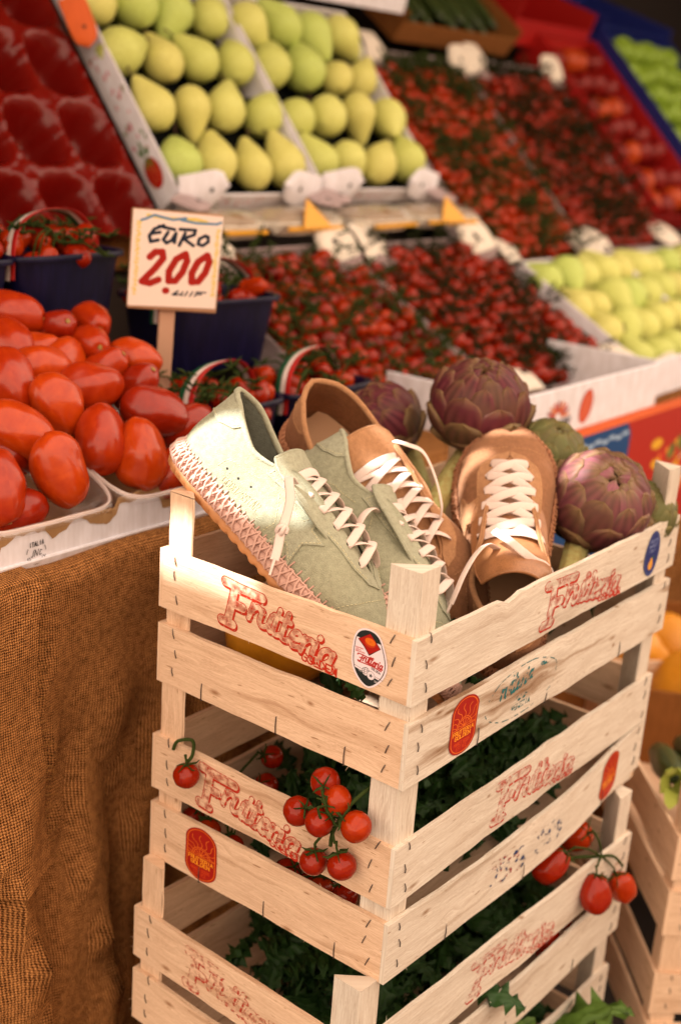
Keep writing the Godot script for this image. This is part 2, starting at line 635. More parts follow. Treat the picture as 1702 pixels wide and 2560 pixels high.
	for e in [["leaf_dark", Color(0.20, 0.34, 0.15)], ["leaf_mid", Color(0.20, 0.34, 0.15)], ["leaf_light", Color(0.38, 0.50, 0.20)]]:
		var m := mat(e[0], e[1], 0.55, 0.4)
		m.albedo_texture = toned(leaf_im, Color(0.55, 0.6, 0.5), Color(1, 1, 1))
		triplanar(m, 10.0)
		m.backlight_enabled = true
		m.backlight = Color(0.25, 0.3, 0.1)
	var yel := mat("yellow_fruit", Color(0.86, 0.58, 0.13), 0.4)
	yel.albedo_texture = pear_t
	triplanar(yel, 5.0)
	var zuc := mat("zucchini", Color(0.20, 0.30, 0.13), 0.4)
	zuc.albedo_texture = tom_t
	triplanar(zuc, 16.0)
	mat("petal", Color(0.80, 0.60, 0.18), 0.7)
	mat("petal_green", Color(0.62, 0.66, 0.28), 0.7)
	for e in [["apple_red", Color(0.46, 0.07, 0.05)], ["apple_orange", Color(0.66, 0.24, 0.07)], ["apple_green", Color(0.50, 0.62, 0.20)]]:
		mat(e[0], e[1], 0.3, 0.35)
	# plastics
	var bl := mat("punnet_blue", Color(0.065, 0.055, 0.20), 0.4, 0.35)
	bl.albedo_texture = toned(grey(256, 256, func(x: int, y: int) -> float: return 0.45 + cn.get_noise_2d(x * 3.0, y * 0.35) * 0.9), Color(0.55, 0.58, 0.7), Color(1.0, 1.0, 1.0))
	triplanar(bl, 8.0)
	mat("crate_red", Color(0.62, 0.07, 0.06), 0.4)
	mat("crate_blue", Color(0.08, 0.13, 0.42), 0.4)
	mat("liner", Color(0.035, 0.045, 0.045), 0.6, 0.15)
	mat("tray_red", Color(0.40, 0.05, 0.03), 0.2, 0.4)
	var clear := mat("clear", Color(0.95, 0.93, 0.92, 0.05), 0.06)
	clear.transparency = BaseMaterial3D.TRANSPARENCY_ALPHA
	var rc := mat("rim_clear", Color(0.93, 0.86, 0.84, 0.42), 0.12)
	rc.transparency = BaseMaterial3D.TRANSPARENCY_ALPHA
	var film := mat("film", Color(1, 0.97, 0.9, 0.22), 0.12)
	film.transparency = BaseMaterial3D.TRANSPARENCY_ALPHA
	mat("strap_white", Color(0.86, 0.80, 0.78), 0.45)
	mat("strap_red", Color(0.68, 0.10, 0.08), 0.45)
	mat("strap_green", Color(0.04, 0.30, 0.18), 0.45)
	mat("label_yellow", Color(0.86, 0.62, 0.10), 0.4)
	mat("sausage", Color(0.50, 0.36, 0.22), 0.5)
	mat("plaster", Color(0.66, 0.50, 0.36), 0.9)
	mat("shutter", Color(0.20, 0.26, 0.20), 0.7)
	mat("pavement", Color(0.20, 0.18, 0.17), 0.9)
	mat("backwall", Color(0.12, 0.085, 0.07), 0.9)
	mat("black", Color(0.03, 0.03, 0.035), 0.6, 0.15)
	mat("wood_plank_light", Color(0.62, 0.46, 0.34), 0.8)
	mat("sign_wood", Color(0.72, 0.56, 0.46), 0.8)
	var can := mat("canvas", Color(0.80, 0.62, 0.46), 0.9)
	can.backlight_enabled = true
	can.backlight = Color(0.34, 0.24, 0.16)


func print_mat(key: String, t: Texture2D, rough := 0.5) -> StandardMaterial3D:
	var m := mat(key, Color.WHITE, rough, 0.35)
	m.albedo_texture = t
	m.transparency = BaseMaterial3D.TRANSPARENCY_ALPHA
	return m


# ------------------------------------------------------------------ crates
class Board:
	# a sawn slat: x along, y up, z outward (the outer face near z = 0); len, h and t in metres
	var len: float
	var h: float
	var t: float
	var seed: int
	var warp: float
	var bend: float
	var n: FastNoiseLite
	var notch := -1.0

	func _init(l: float, hh: float, tt: float, s: int, w := 0.0015, b := 0.0) -> void:
		len = l
		h = hh
		t = tt
		seed = s
		warp = w
		bend = b
		n = FastNoiseLite.new()
		n.noise_type = FastNoiseLite.TYPE_SIMPLEX_SMOOTH
		n.seed = s
		n.frequency = 1.0

	func front(x: float, f: float, off := 0.0) -> Vector3:
		# f: 0 at the lower edge, 1 at the upper
		var e := sin(PI * clampf(x / len, 0, 1))
		var lift := bend * smoothstep(0.62, 1.0, x / len) - bend * 0.55 * e
		var y0 := n.get_noise_2d(x * 14.0, 3.0) * 0.0011 * (0.4 + e) + lift
		var y1 := h + n.get_noise_2d(x * 14.0, 40.0) * 0.0012 * (0.4 + e) + lift
		if notch >= 0.0:
			y1 -= 0.011 * clampf(1.0 - absf(x - notch) / 0.010, 0, 1)
		var z := warp * e * (n.get_noise_2d(x * 5.0, f * 2.0 + 9.0) + 0.35 * (f - 0.5)) + n.get_noise_2d(x * 30.0, f * 9.0 + 70.0) * 0.0001
		return Vector3(x, lerpf(y0, y1, f), z + off)

	func mesh() -> MB:
		var b := MB.new()
		var N := maxi(10, int(len / 0.012))
		var v0 := fposmod(seed * 0.237, 0.55)
		var u0 := fposmod(seed * 0.131, 0.06)
		var F := PackedVector3Array()
		var R := PackedVector3Array()
		var rows := 5
		for j in rows:
			for i in N + 1:
				F.append(front(len * i / N, j / float(rows - 1)))
				R.append(front(len * i / N, j / float(rows - 1), -t))
		b.grid(F, N + 1, rows, false, len / 0.55, h / 0.16, Vector3(0, 0, 1), PackedColorArray(), u0, v0)
		b.grid(R, N + 1, rows, false, len / 0.55, h / 0.16, Vector3(0, 0, -1), PackedColorArray(), u0, v0 + 0.2)
		for f in [0.0, 1.0]:
			var E := PackedVector3Array()
			for k in 2:
				for i in N + 1:
					E.append(front(len * i / N, f, -t * k))
			b.grid(E, N + 1, 2, false, len / 0.55, 0.02, Vector3(0, f * 2 - 1, 0), PackedColorArray(), u0, v0 + 0.1)
		for x in [0.0, len]:
			var E := PackedVector3Array()
			for k in 2:
				for j in rows:
					E.append(front(x, j / float(rows - 1), -t * k))
			b.grid(E, rows, 2, false, 0.02, 0.02, Vector3(x - len / 2, 0, 0), PackedColorArray(), u0, v0)
		# torn fibres at the sawn edges and ends
		var r := RandomNumberGenerator.new()
		r.seed = seed * 31 + 7
		for k in int(len * 46.0):
			var at_end := r.randf() < 0.35
			var f := 0.0 if r.randf() < 0.5 else 1.0
			var x := r.randf() * len
			if at_end:
				f = r.randf()
				x = 0.0 if r.randf() < 0.5 else len
			var p := front(x, f, -t * r.randf())
			var d := Vector3(r.randf_range(-1, 1) * (2.0 if not at_end else 0.2) + (signf(x - len / 2) if at_end else 0.0), (f * 2 - 1) * 0.5 if not at_end else r.randf_range(-0.5, 0.5), r.randf_range(-0.2, 0.5)).normalized()
			var l := r.randf_range(0.0015, 0.006)
			b.tube(PackedVector3Array([p - d * 0.001, p + d * l * 0.5 + Vector3(0, 0.0003, 0), p + d * l]), PackedFloat32Array([0.00030, 0.00022, 0.0001]), 3, false)
		return b

	func sheet(x0: float, x1: float, f0: float, f1: float, off: float) -> MB:
		# a thin printed area that follows the face
		var b := MB.new()
		var P := PackedVector3Array()
		var N := maxi(4, int(absf(x1 - x0) / 0.012))
		for j in 5:
			for i in N + 1:
				P.append(front(lerpf(x0, x1, i / float(N)), lerpf(f1, f0, j / 4.0), off))
		b.grid(P, N + 1, 5, false, 1, 1, Vector3(0, 0, 1))
		return b


func staple(a: Vector3, d: Vector3, out: Vector3) -> MB:
	var b := MB.new()
	var p := PackedVector3Array([a - out * 0.001, a + out * 0.0006, a + d * 0.5 + out * 0.0013, a + d + out * 0.0006, a + d - out * 0.001])
	b.tube(p, PackedFloat32Array([0.00055]), 5)
	return b


func add_board(crate: Node3D, b: Board, at: Transform3D, m: Material, ends := true, floor_staples := false, r: RandomNumberGenerator = rng) -> MeshInstance3D:
	var o := part("side_board", b.mesh(), m, crate, at)
	if ends:
		for s in [0, 1]:
			for k in 3:
				var x: float = 0.016 + r.randf() * 0.006 if s == 0 else b.len - 0.016 - r.randf() * 0.006
				var y := b.h * (0.16 + 0.34 * k) + r.randf_range(-0.003, 0.003)
				var sl: float = (0.0035 if s == 1 else -0.002) * r.randf_range(0.6, 1.3)
				var p := b.front(x, y / b.h)
				part("staple", staple(p, Vector3(sl, r.randf_range(0.007, 0.0095), 0), Vector3(0, 0, 1)), M.staple, o)
	if floor_staples:
		for k in 3:
			var x := b.len * (0.2 + 0.3 * k + r.randf_range(-0.03, 0.03))
			var p := b.front(x, 0.0)
			part("staple", staple(p - Vector3(0, 0.001, 0), Vector3(r.randf_range(-0.0008, 0.0008), 0.018, 0), Vector3(0, 0, 1)), M.staple, o)
	return o


func corner_post(h: float, sx: float, sz: float, sd: int) -> MB:
	# three-sided corner batten, its right angle at the outer corner (local origin), legs along -x*sx and -z*sz
	var b := MB.new()
	var n := noise(1.0, sd, 2)
	var a := 0.032
	var c := 0.029
	var N := 10
	var cs := [Vector2(0.0015, 0), Vector2(0, 0.0015), Vector2(0, c - 0.001), Vector2(0.0012, c), Vector2(a, 0.0012), Vector2(a - 0.001, 0)]
	for k in cs.size():
		var p := PackedVector3Array()
		for q in [cs[k], cs[(k + 1) % cs.size()]]:
			for i in N + 1:
				var y := h * i / N
				var w := n.get_noise_2d(y * 30.0, k) * 0.0006
				var top := n.get_noise_2d(q.x * 90, q.y * 90 + 7) * 0.0012 if i == N else 0.0
				p.append(Vector3(-(q.x + w) * sx, y + top, -(q.y + w) * sz))
		var mid: Vector2 = (cs[k] + cs[(k + 1) % cs.size()]) / 2.0
		b.grid(p, N + 1, 2, false, h / 0.55, 0.18, Vector3((0.011 - mid.x) * sx, 0, (0.010 - mid.y) * sz), PackedColorArray(), sd * 0.07, sd * 0.13)
	for e in [0.0, h]:
		var p := PackedVector3Array()
		for q in cs:
			p.append(Vector3(-q.x * sx, e, -q.y * sz))
		b.poly(p, Vector3(0, e - h / 2, 0))
	return b


func make_crate(label: String, at: Transform3D, sd: int, group: String, bent := 0.0, streaky := false, notch := -1.0) -> Dictionary:
	var r := RandomNumberGenerator.new()
	r.seed = sd * 977 + 5
	var o := thing("wooden_fruit_crate", label, "crate", at, group)
	var t := 0.005
	var res := {"node": o}
	# corner posts, standing inside the boards and rising above them
	for sx in [1, -1]:
		for sz in [1, -1]:
			var q := Vector3(-t if sx == 1 else -CW + t, -0.139, -t if sz == 1 else -CD + t)
			part("corner_post", corner_post(0.196, sx, sz, sd * 4 + sx + 2 * sz + 3), M["wood_%d%d" % [r.randi() % 2, 0 if sx < 0 else 1]], o, Transform3D(Basis.IDENTITY, q))
	var rows := [[-0.0600, 0.0600, "upper"], [-0.1390, 0.0623, "lower"]]
	for e in rows:
		var low: bool = e[2] == "lower"
		var y: float = e[0]
		# short sides
		var bf := Board.new(CW - 2 * t, e[1], t, sd * 10 + (1 if low else 2), 0.0022)
		var nf := add_board(o, bf, Transform3D(Basis.IDENTITY, Vector3(-CW + t, y, 0)), M["wood_%d0" % (r.randi() % 2)], true, low, r)
		var bb := Board.new(CW - 2 * t, e[1], t, sd * 10 + 3, 0.002)
		add_board(o, bb, xf(Vector3(-t, y, -CD), Vector3(-1, 0, 0), Vector3.UP, Vector3(0, 0, -1)), M["wood_%d0" % (r.randi() % 2)], false, false, r)
		# long sides
		var br := Board.new(CD, e[1], t, sd * 10 + (4 if low else 5), 0.003, bent if low else 0.0)
		if not low:
			br.notch = notch
		var nr := add_board(o, br, xf(Vector3(0, y, 0), Vector3(0, 0, -1), Vector3.UP, Vector3(1, 0, 0)), M["wood_%d1" % (2 if streaky and low else r.randi() % 2)], true, low, r)  # cooler tint paints the street-side light
		var bl := Board.new(CD, e[1], t, sd * 10 + 6, 0.003)
		add_board(o, bl, xf(Vector3(-CW, y, -CD), Vector3(0, 0, 1), Vector3.UP, Vector3(-1, 0, 0)), M["wood_%d0" % (r.randi() % 2)], false, false, r)
		res[e[2] + "_front"] = [bf, nf]
		res[e[2] + "_right"] = [br, nr]
	# floor slats
	var x := -CW + 0.004
	for k in 4:
		var w := 0.070 + r.randf_range(-0.004, 0.002)
		var b := Board.new(CD - 0.006, w, 0.0035, sd * 10 + 20 + k, 0.001)
		part("floor_slat", b.mesh(), M["wood_%d0" % (k % 3)], o, xf(Vector3(x + w, -0.1365, -0.003), Vector3(0, 0, -1), Vector3(-1, 0, 0), Vector3.UP))
		x += w + 0.003
	return res


func stuck(board: Array, called: String, x0: float, x1: float, f0: float, f1: float, m: Material, off := 0.0004) -> void:
	part(called, (board[0] as Board).sheet(x0, x1, f0, f1, off), m, board[1])


func leafy(n: int, sd: int, lo: Vector3, hi: Vector3, size: float) -> MB:
	# frilled salad leaves lying over one another in a box
	var r := RandomNumberGenerator.new()
	r.seed = sd
	var kinds := []
	for k in 4:
		kinds.append(leaf_mesh(1.0, 0.55, sd + k, 0.16))
	var b := MB.new()
	for i in n:
		var p := Vector3(r.randf_range(lo.x, hi.x), lerpf(lo.y, hi.y, r.randf()), r.randf_range(lo.z, hi.z))
		var bs := Basis.from_euler(Vector3(r.randf_range(-0.7, 0.9), r.randf() * TAU, r.randf_range(-0.8, 0.8))).scaled(Vector3.ONE * size * r.randf_range(0.7, 1.3))
		b.add(kinds[r.randi() % 4], Transform3D(bs, p))
	return b


func leaf_mesh(l: float, w: float, sd: int, frill: float) -> MB:
	var b := MB.new()
	var n := noise(1.0, sd, 2)
	var P := PackedVector3Array()
	var nu := 13
	var nv := 11
	for j in nv:
		var t := j / float(nv - 1)
		var hw := w * (0.10 + 0.9 * sin(PI * pow(t, 0.75)) * (0.85 + 0.15 * sin(t * 19.0 + sd)))
		if t > 0.93:
			hw *= 0.55
		for i in nu:
			var s := i / float(nu - 1) * 2.0 - 1.0
			var edge := absf(s)
			var f := edge * edge * frill * sin(t * 26.0 + s * 3.0 + sd) + n.get_noise_2d(t * 3.0, s * 2.0) * 0.10
			P.append(Vector3(s * hw * 0.5 * (1.0 + 0.1 * n.get_noise_2d(t * 8.0, s * 4.0)), f + 0.25 * t * (1 - t) - 0.12 * s * s * 0.2 + (0.02 if edge < 0.1 else 0.0), t * l))
	b.grid(P, nu, nv, false, 1, 1, Vector3.UP)
	return b


# ------------------------------------------------------------------ sneakers
class Shoe:
	# x from heel to toe, y up from the ground, z across; side +1 = the half at +z
	const XS := [0.0, 0.006, 0.016, 0.04, 0.08, 0.118, 0.157, 0.188, 0.215, 0.236, 0.2515, 0.262]
	const WS := [0.0, 0.0165, 0.0250, 0.031, 0.033, 0.036, 0.042, 0.046, 0.044, 0.036, 0.023, 0.0]
	var lat := 1.0    # the side that carries the star
	var spread := 0.0 # how far the collar is opened

	func half(x: float) -> float:
		for i in range(1, XS.size()):
			if x <= XS[i]:
				var t: float = (x - XS[i - 1]) / (XS[i] - XS[i - 1])
				if i == 1:
					return WS[1] * sqrt(clampf(t, 0, 1))
				if i == XS.size() - 1:
					return WS[i - 1] * sqrt(clampf(1.0 - t, 0, 1))
				return lerpf(WS[i - 1], WS[i], t)
		return 0.0

	func mid(x: float) -> float:
		var t := clampf((x - 0.12) / 0.14, 0, 1)
		return -lat * 0.007 * t * t

	func x_of(q: float) -> float:
		return 0.262 * (1.0 - cos(PI * clampf(q, 0, 1))) / 2.0

	func q_of(x: float) -> float:
		return acos(clampf(1.0 - 2.0 * x / 0.262, -1, 1)) / PI

	func interp(x: float, a: Array, b: Array) -> float:
		if x <= a[0]:
			return b[0]
		for i in range(1, a.size()):
			if x <= a[i]:
				var t: float = (x - a[i - 1]) / (a[i] - a[i - 1])
				var y0: float = b[maxi(i - 2, 0)]
				var y3: float = b[mini(i + 1, a.size() - 1)]
				return lerpf(lerpf(b[i - 1], b[i], t), cubic_interpolate(b[i - 1], b[i], y0, y3, t), 0.7)
		return b[b.size() - 1]

	func top(x: float, s: float) -> Vector3:
		var y := interp(x, [0.0, 0.018, 0.04, 0.062, 0.082, 0.098, 0.12, 0.15, 0.178, 0.198, 0.212, 0.23, 0.245, 0.256, 0.262], [0.087, 0.084, 0.074, 0.066, 0.069, 0.0775, 0.0775, 0.0725, 0.0655, 0.0590, 0.0535, 0.0465, 0.0400, 0.032, 0.024])
		var z := interp(x, [0.0, 0.004, 0.014, 0.03, 0.06, 0.085, 0.10, 0.145, 0.185, 0.200, 0.207], [0.0, 0.010, 0.019, 0.026, 0.031, 0.0275, 0.0225, 0.0165, 0.0105, 0.006, 0.0])
		if x > 0.207:
			z = 0.0
		var open := spread * clampf(x / 0.04, 0, 1) * clampf((0.21 - x) / 0.08, 0, 1)
		var xt := lerpf(0.005, 0.2565, x / 0.262)
		return Vector3(xt, y, mid(x) + s * (z + open))

	func surf(q: float, v: float, s: float, off := 0.0) -> Vector3:
		var x := x_of(q)
		var w := half(x)
		var base := Vector3(x, 0.021, mid(x) + s * w)
		var t := top(x, s)
		var k := smoothstep(0.11, 0.188, x)
		var outw := Vector3(0, 0, s)
		if x < 0.03:
			outw = Vector3(-(0.03 - x) / 0.03, 0, s * minf(1.0, x / 0.02)).normalized()
		if x > 0.23:
			outw = Vector3((x - 0.23) / 0.032, 0, s * minf(1.0, (0.262 - x) / 0.02)).normalized()
		var H := t.y - base.y
		var p1 := base + Vector3(0, H * lerpf(0.35, 0.62, k), 0) + outw * lerpf(0.006, 0.004, k)
		var reach := absf(base.z - t.z)
		var p2 := t + Vector3(0, -H * lerpf(0.3, 0.02, k), s * reach * 0.55 * k) + outw * lerpf(0.002, 0.0, k)
		if x > 0.235:
			p2 += Vector3((x - 0.235) * 0.25, 0, 0)
		var p := base.bezier_interpolate(p1, p2, t, v)
		# soft puckers in the leather
		p += outw * 0.0007 * sin(x * 95.0 + v * 5.0 + s) * sin(PI * v)
		if off != 0.0:
			p += normal(q, v, s) * off
		return p

	func normal(q: float, v: float, s: float) -> Vector3:
		var d := 0.004
		var a := surf(clampf(q + d, 0.002, 0.998), v, s) - surf(clampf(q - d, 0.002, 0.998), v, s)
		var b := surf(q, clampf(v + 0.02, 0, 1), s) - surf(q, clampf(v - 0.02, 0, 1), s)
		var nn := a.cross(b).normalized()
		return nn if nn.dot(surf(q, v, s) - Vector3(clampf(x_of(q), 0.03, 0.22), 0.028, 0)) > 0 else -nn


func patch(sh: Shoe, s: float, pl: PackedVector2Array, off: float) -> MB:
	# a leather piece sewn on: pl in (x along the shoe, v from sole to top edge)
	var b := MB.new()
	var lo := Vector2(1e9, 1e9)
	var hi := -lo
	for p in pl:
		lo = lo.min(p)
		hi = hi.max(p)
	var cx := 0.006
	var cv := 0.1
	for i in range(int(floor(lo.x / cx)), int(ceil(hi.x / cx))):
		for j in range(int(floor(lo.y / cv)), int(ceil(hi.y / cv))):
			var cell := PackedVector2Array([Vector2(i * cx, j * cv), Vector2((i + 1) * cx, j * cv), Vector2((i + 1) * cx, (j + 1) * cv), Vector2(i * cx, (j + 1) * cv)])
			for q in Geometry2D.intersect_polygons(pl, cell):
				var t := Geometry2D.triangulate_polygon(q)
				if t.is_empty():
					continue
				var base := b.v.size()
				for p in q:
					var qq := sh.q_of(p.x)
					b.v.append(sh.surf(qq, clampf(p.y, 0, 1), s, off) * SHOE)
					b.n.append(sh.normal(qq, clampf(p.y, 0, 1), s))
					b.uv.append(p)
					b.c.append(Color.WHITE)
				for k in range(0, t.size(), 3):
					var A: Vector3 = b.v[base + t[k]]
					var f := (b.v[base + t[k + 2]] - A).cross(b.v[base + t[k + 1]] - A)
					if f.dot(b.n[base + t[k]]) < 0:
						b.idx.append_array(PackedInt32Array([base + t[k], base + t[k + 2], base + t[k + 1]]))
					else:
						b.idx.append_array(PackedInt32Array([base + t[k], base + t[k + 1], base + t[k + 2]]))
	# the cut edge
	for i in pl.size():
		var a := pl[i]
		var e := pl[(i + 1) % pl.size()]
		var P := PackedVector3Array()
		var m := maxi(2, int(Vector2((a.x - e.x) / 0.006, (a.y - e.y) / 0.1).length()) + 1)
		for h in [off, 0.0]:
			for k in m + 1:
				var p := a.lerp(e, k / float(m))
				P.append(sh.surf(sh.q_of(p.x), clampf(p.y, 0, 1), s, h) * SHOE)
		var mp := (a + e) / 2
		var cen := Vector2.ZERO
		for p in pl:
			cen += p / pl.size()
		var out := sh.surf(sh.q_of(mp.x), clampf(mp.y, 0, 1), s) - sh.surf(sh.q_of(cen.x), clampf(cen.y, 0, 1), s)
		b.grid(P, m + 1, 2, false, 1, 1, out)
	return b


func stitches(b: MB, sh: Shoe, s: float, pl: PackedVector2Array, off: float, closed := false) -> void:
	# a dashed seam along a line in (x, v)
	var pts := PackedVector3Array()
	var nor := PackedVector3Array()
	for i in (pl.size() if closed else pl.size() - 1):
		for k in 24:
			var p := pl[i].lerp(pl[(i + 1) % pl.size()], k / 24.0)
			pts.append(sh.surf(sh.q_of(p.x), clampf(p.y, 0, 1), s, off) * SHOE)
			nor.append(sh.normal(sh.q_of(p.x), clampf(p.y, 0, 1), s))
	var run := 0.0
	var a := pts[0]
	var on := true
	for i in range(1, pts.size()):
		run += pts[i].distance_to(pts[i - 1])
		if run > (0.0019 if on else 0.0011):
			if on:
				b.tube(PackedVector3Array([a - nor[i] * 0.0002, (a + pts[i]) / 2 + nor[i] * 0.0002, pts[i] - nor[i] * 0.0002]), PackedFloat32Array([0.00034]), 4, false)
			a = pts[i]
			run = 0.0
			on = not on


func ribbon(p: PackedVector3Array, wide: Vector3, w: float, t: float) -> MB:
	var b := MB.new()
	b.tube(p, PackedFloat32Array([w / 2]), 8, true, t / w, wide)
	return b


func make_shoe(called: String, label: String, at: Transform3D, lat: float, tone: String, group: String, opt := {}) -> Node3D:
	var sh := Shoe.new()
	sh.lat = lat
	sh.spread = opt.get("spread", 0.0)
	var green := tone == "green"
	var up: Material = M["suede_" + tone]
	var upl: Material = M["suede_%s_light" % tone]
	var thread: Material = M["thread_" + tone]
	var rope: Material = M.rope if green else M.rope_tan
	var o := thing(called, label, "shoe", at, group)
	# outsole with its toothed edge
	var b := MB.new()
	var per := []
	var NP := 120
	for i in NP * 2:
		var s := 1.0 if i < NP else -1.0
		var q := (i + 0.5) / NP if i < NP else 2.0 - (i + 0.5) / NP
		var x := sh.x_of(q)
		per.append(Vector3(x, 0, sh.mid(x) + s * sh.half(x)))
	var cen := Vector3(0.13, 0, 0)
	var P := PackedVector3Array()
	for e in [[0.0, 0.94, true], [0.0015, 1.01, true], [0.0065, 1.03, false], [0.0085, 1.0, false]]:
		for i in per.size():
			var p: Vector3 = cen + (per[i] - cen) * float(e[1])
			var tooth := (i % 4) < 2
			p.y = e[0] + (0.0016 if e[2] and tooth else 0.0)
			if e[2] and tooth:
				p = cen + (p - cen) * 0.99
			P.append(p * SHOE)
	b.grid(P, per.size(), 4, true)
	for e in [0, 3]:
		var C := PackedVector3Array()
		for i in per.size():
			C.append(P[e * per.size() + i])
		for i in per.size():
			C.append(Vector3(0.13, 0.001 if e == 0 else 0.0085, 0) * SHOE)
		b.grid(C, per.size(), 2, true, 1, 1, Vector3(0, e - 1.0, 0))
	part("outsole", b, M.gum, o)
	# rope welt: two jute cords round the foot, crossed stitches over them and a blanket stitch up into the suede
	b = MB.new()
	for e in [[0.0125, 1.0, 0.0047], [0.0195, 0.995, 0.0043]]:
		var pts := PackedVector3Array()
		for i in range(0, per.size(), 2):
			var p: Vector3 = cen + (per[i] - cen) * float(e[1])
			p.y = e[0]
			pts.append(p * SHOE)
		pts.append(pts[0])
		b.tube(pts, PackedFloat32Array([e[2] * SHOE]), 8, false)
	part("rope_sole", b, rope, o)
	b = MB.new()
	var rr := RandomNumberGenerator.new()
	rr.seed = 77
	var NS := 92
	for s in [1.0, -1.0]:
		for i in NS / 2 + 1:
			var q := (i + rr.randf_range(-0.15, 0.15)) / (NS / 2.0)
			q = clampf(q, 0.012, 0.988)
			var dq := 0.021
			for k in 2:
				var d := dq * (1 if k == 0 else -1)
				var A := PackedVector3Array()
				for e in [[-0.5, 0.0088, 0.0025], [-0.25, 0.0125, 0.0062], [0.0, 0.0165, 0.0052], [0.25, 0.020, 0.0052], [0.5, 0.0255, 0.0012]]:
					var qq := clampf(q + d * e[0], 0.003, 0.997)
					var x := sh.x_of(qq)
					var p := Vector3(x, e[1], sh.mid(x) + s * sh.half(x))
					var dir := (p - Vector3(clampf(x, 0.03, 0.225), p.y, 0)).normalized()
					A.append((p + dir * (e[2] + 0.0006 * k)) * SHOE)
				b.tube(A, PackedFloat32Array([0.00125]), 5, false)
			# blanket stitch
			var v1 := (0.0060 + rr.randf() * 0.0022) / (sh.surf(q, 1.0, s).distance_to(sh.surf(q, 0.5, s)) + sh.surf(q, 0.5, s).distance_to(sh.surf(q, 0.0, s)))
			var st := PackedVector3Array([sh.surf(q, 0.0, s, 0.0012) * SHOE, sh.surf(q + 0.002, v1 * 0.5, s, 0.0011) * SHOE, sh.surf(q + 0.003, v1, s, 0.0002) * SHOE])
			b.tube(st, PackedFloat32Array([0.0009]), 5, false)
			if i > 0:
				b.tube(PackedVector3Array([sh.surf(clampf(q - 0.0225, 0.003, 1), 0.04, s, 0.0018) * SHOE, sh.surf(q - 0.011, 0.05, s, 0.0020) * SHOE, sh.surf(q, 0.04, s, 0.0018) * SHOE]), PackedFloat32Array([0.0010]), 5, false)
	part("welt_stitching", b, rope, o).set_meta("kind", "stuff")
	# upper: outside and lining
	b = MB.new()
	var li := MB.new()
	var NQ := 80
	var NV := 14
	for s in [1.0, -1.0]:
		var U := PackedVector3Array()
		var Lq := PackedVector3Array()
		for j in NV + 1:
			for i in NQ + 1:
				var q := clampf(i / float(NQ), 0.0015, 0.9985)
				U.append(sh.surf(q, j / float(NV), s) * SHOE)
				Lq.append(sh.surf(q, j / float(NV), s, -0.0026) * SHOE)
		b.grid(U, NQ + 1, NV + 1, false, 4, 1, Vector3(0, 0.4, s))
		li.grid(Lq, NQ + 1, NV + 1, false, 4, 1, Vector3(0, -0.4, -s))
	part("upper", b, up, o)
	part("lining", li, M["lining_" + tone], o)
	# collar edge
	b = MB.new()
	var rim := PackedVector3Array()
	for i in range(0, 61):
		var x := 0.207 * (1.0 - i / 60.0)
		rim.append((sh.top(x, 1) + Vector3(0, -0.0008, -0.0012)) * SHOE)
	for i in range(1, 61):
		var x := 0.207 * i / 60.0
		rim.append((sh.top(x, -1) + Vector3(0, -0.0008, 0.0012)) * SHOE)
	var rad := PackedFloat32Array()
	for i in rim.size():
		rad.append(0.0016 + 0.0016 * smoothstep(0.10, 0.06, rim[i].x / SHOE))
	b.tube(rim, rad, 8, true)
	part("collar_edge", b, upl, o)
	# sewn-on pieces
	var eye := PackedVector2Array([Vector2(0.086, 0.995), Vector2(0.084, 0.80), Vector2(0.095, 0.70), Vector2(0.118, 0.66), Vector2(0.165, 0.66), Vector2(0.196, 0.70), Vector2(0.211, 0.80), Vector2(0.217, 0.995)])
	var seam := MB.new()
	for s in [1.0, -1.0]:
		part("eyelet_panel", patch(sh, s, eye, 0.0013), upl, o)
		var heel := PackedVector2Array([Vector2(0.0008, 0.56), Vector2(0.0008, 0.995), Vector2(0.040, 0.995), Vector2(0.034, 0.80), Vector2(0.020, 0.62)])
		part("heel_tab", patch(sh, s, heel, 0.0012), upl, o)
		stitches(seam, sh, s, PackedVector2Array([Vector2(0.0885, 0.95), Vector2(0.087, 0.81), Vector2(0.097, 0.725), Vector2(0.119, 0.69), Vector2(0.165, 0.69), Vector2(0.195, 0.73), Vector2(0.208, 0.82)]), 0.0015)
		stitches(seam, sh, s, PackedVector2Array([Vector2(0.002, 0.59), Vector2(0.019, 0.65), Vector2(0.032, 0.82), Vector2(0.037, 0.96)]), 0.0014)
		stitches(seam, sh, s, PackedVector2Array([Vector2(0.050, 0.32), Vector2(0.052, 0.50), Vector2(0.060, 0.62), Vector2(0.085, 0.66)]), 0.0002)
		stitches(seam, sh, s, PackedVector2Array([Vector2(0.208, 0.10), Vector2(0.219, 0.45), Vector2(0.224, 0.75), Vector2(0.2255, 0.99)]), 0.0002)
		stitches(seam, sh, s, PackedVector2Array([Vector2(0.118, 0.06), Vector2(0.122, 0.3), Vector2(0.112, 0.5), Vector2(0.104, 0.64)]), 0.0002)
		# vent holes: dark discs painting the shade inside
		var holes := MB.new()
		for k in 3:
			var q := sh.q_of(0.058 + 0.013 * k)
			var c0 := sh.surf(q, 0.42 + 0.02 * k, s, 0.0001) * SHOE
			var nn := sh.normal(q, 0.42, s)
			holes.tube(PackedVector3Array([c0 - nn * 0.001, c0 + nn * 0.0002]), PackedFloat32Array([0.0012]), 10)
		part("vent_hole_discs", holes, M.hole, o)
	# the star on the outer side
	var star := PackedVector2Array()
	for k in 10:
		var a := TAU * k / 10.0 + 0.25 * lat
		var rd := 0.0245 if k % 2 == 0 else 0.0105
		star.append(Vector2(0.143 + cos(a) * rd, 0.40 + sin(a) * rd / 0.052))
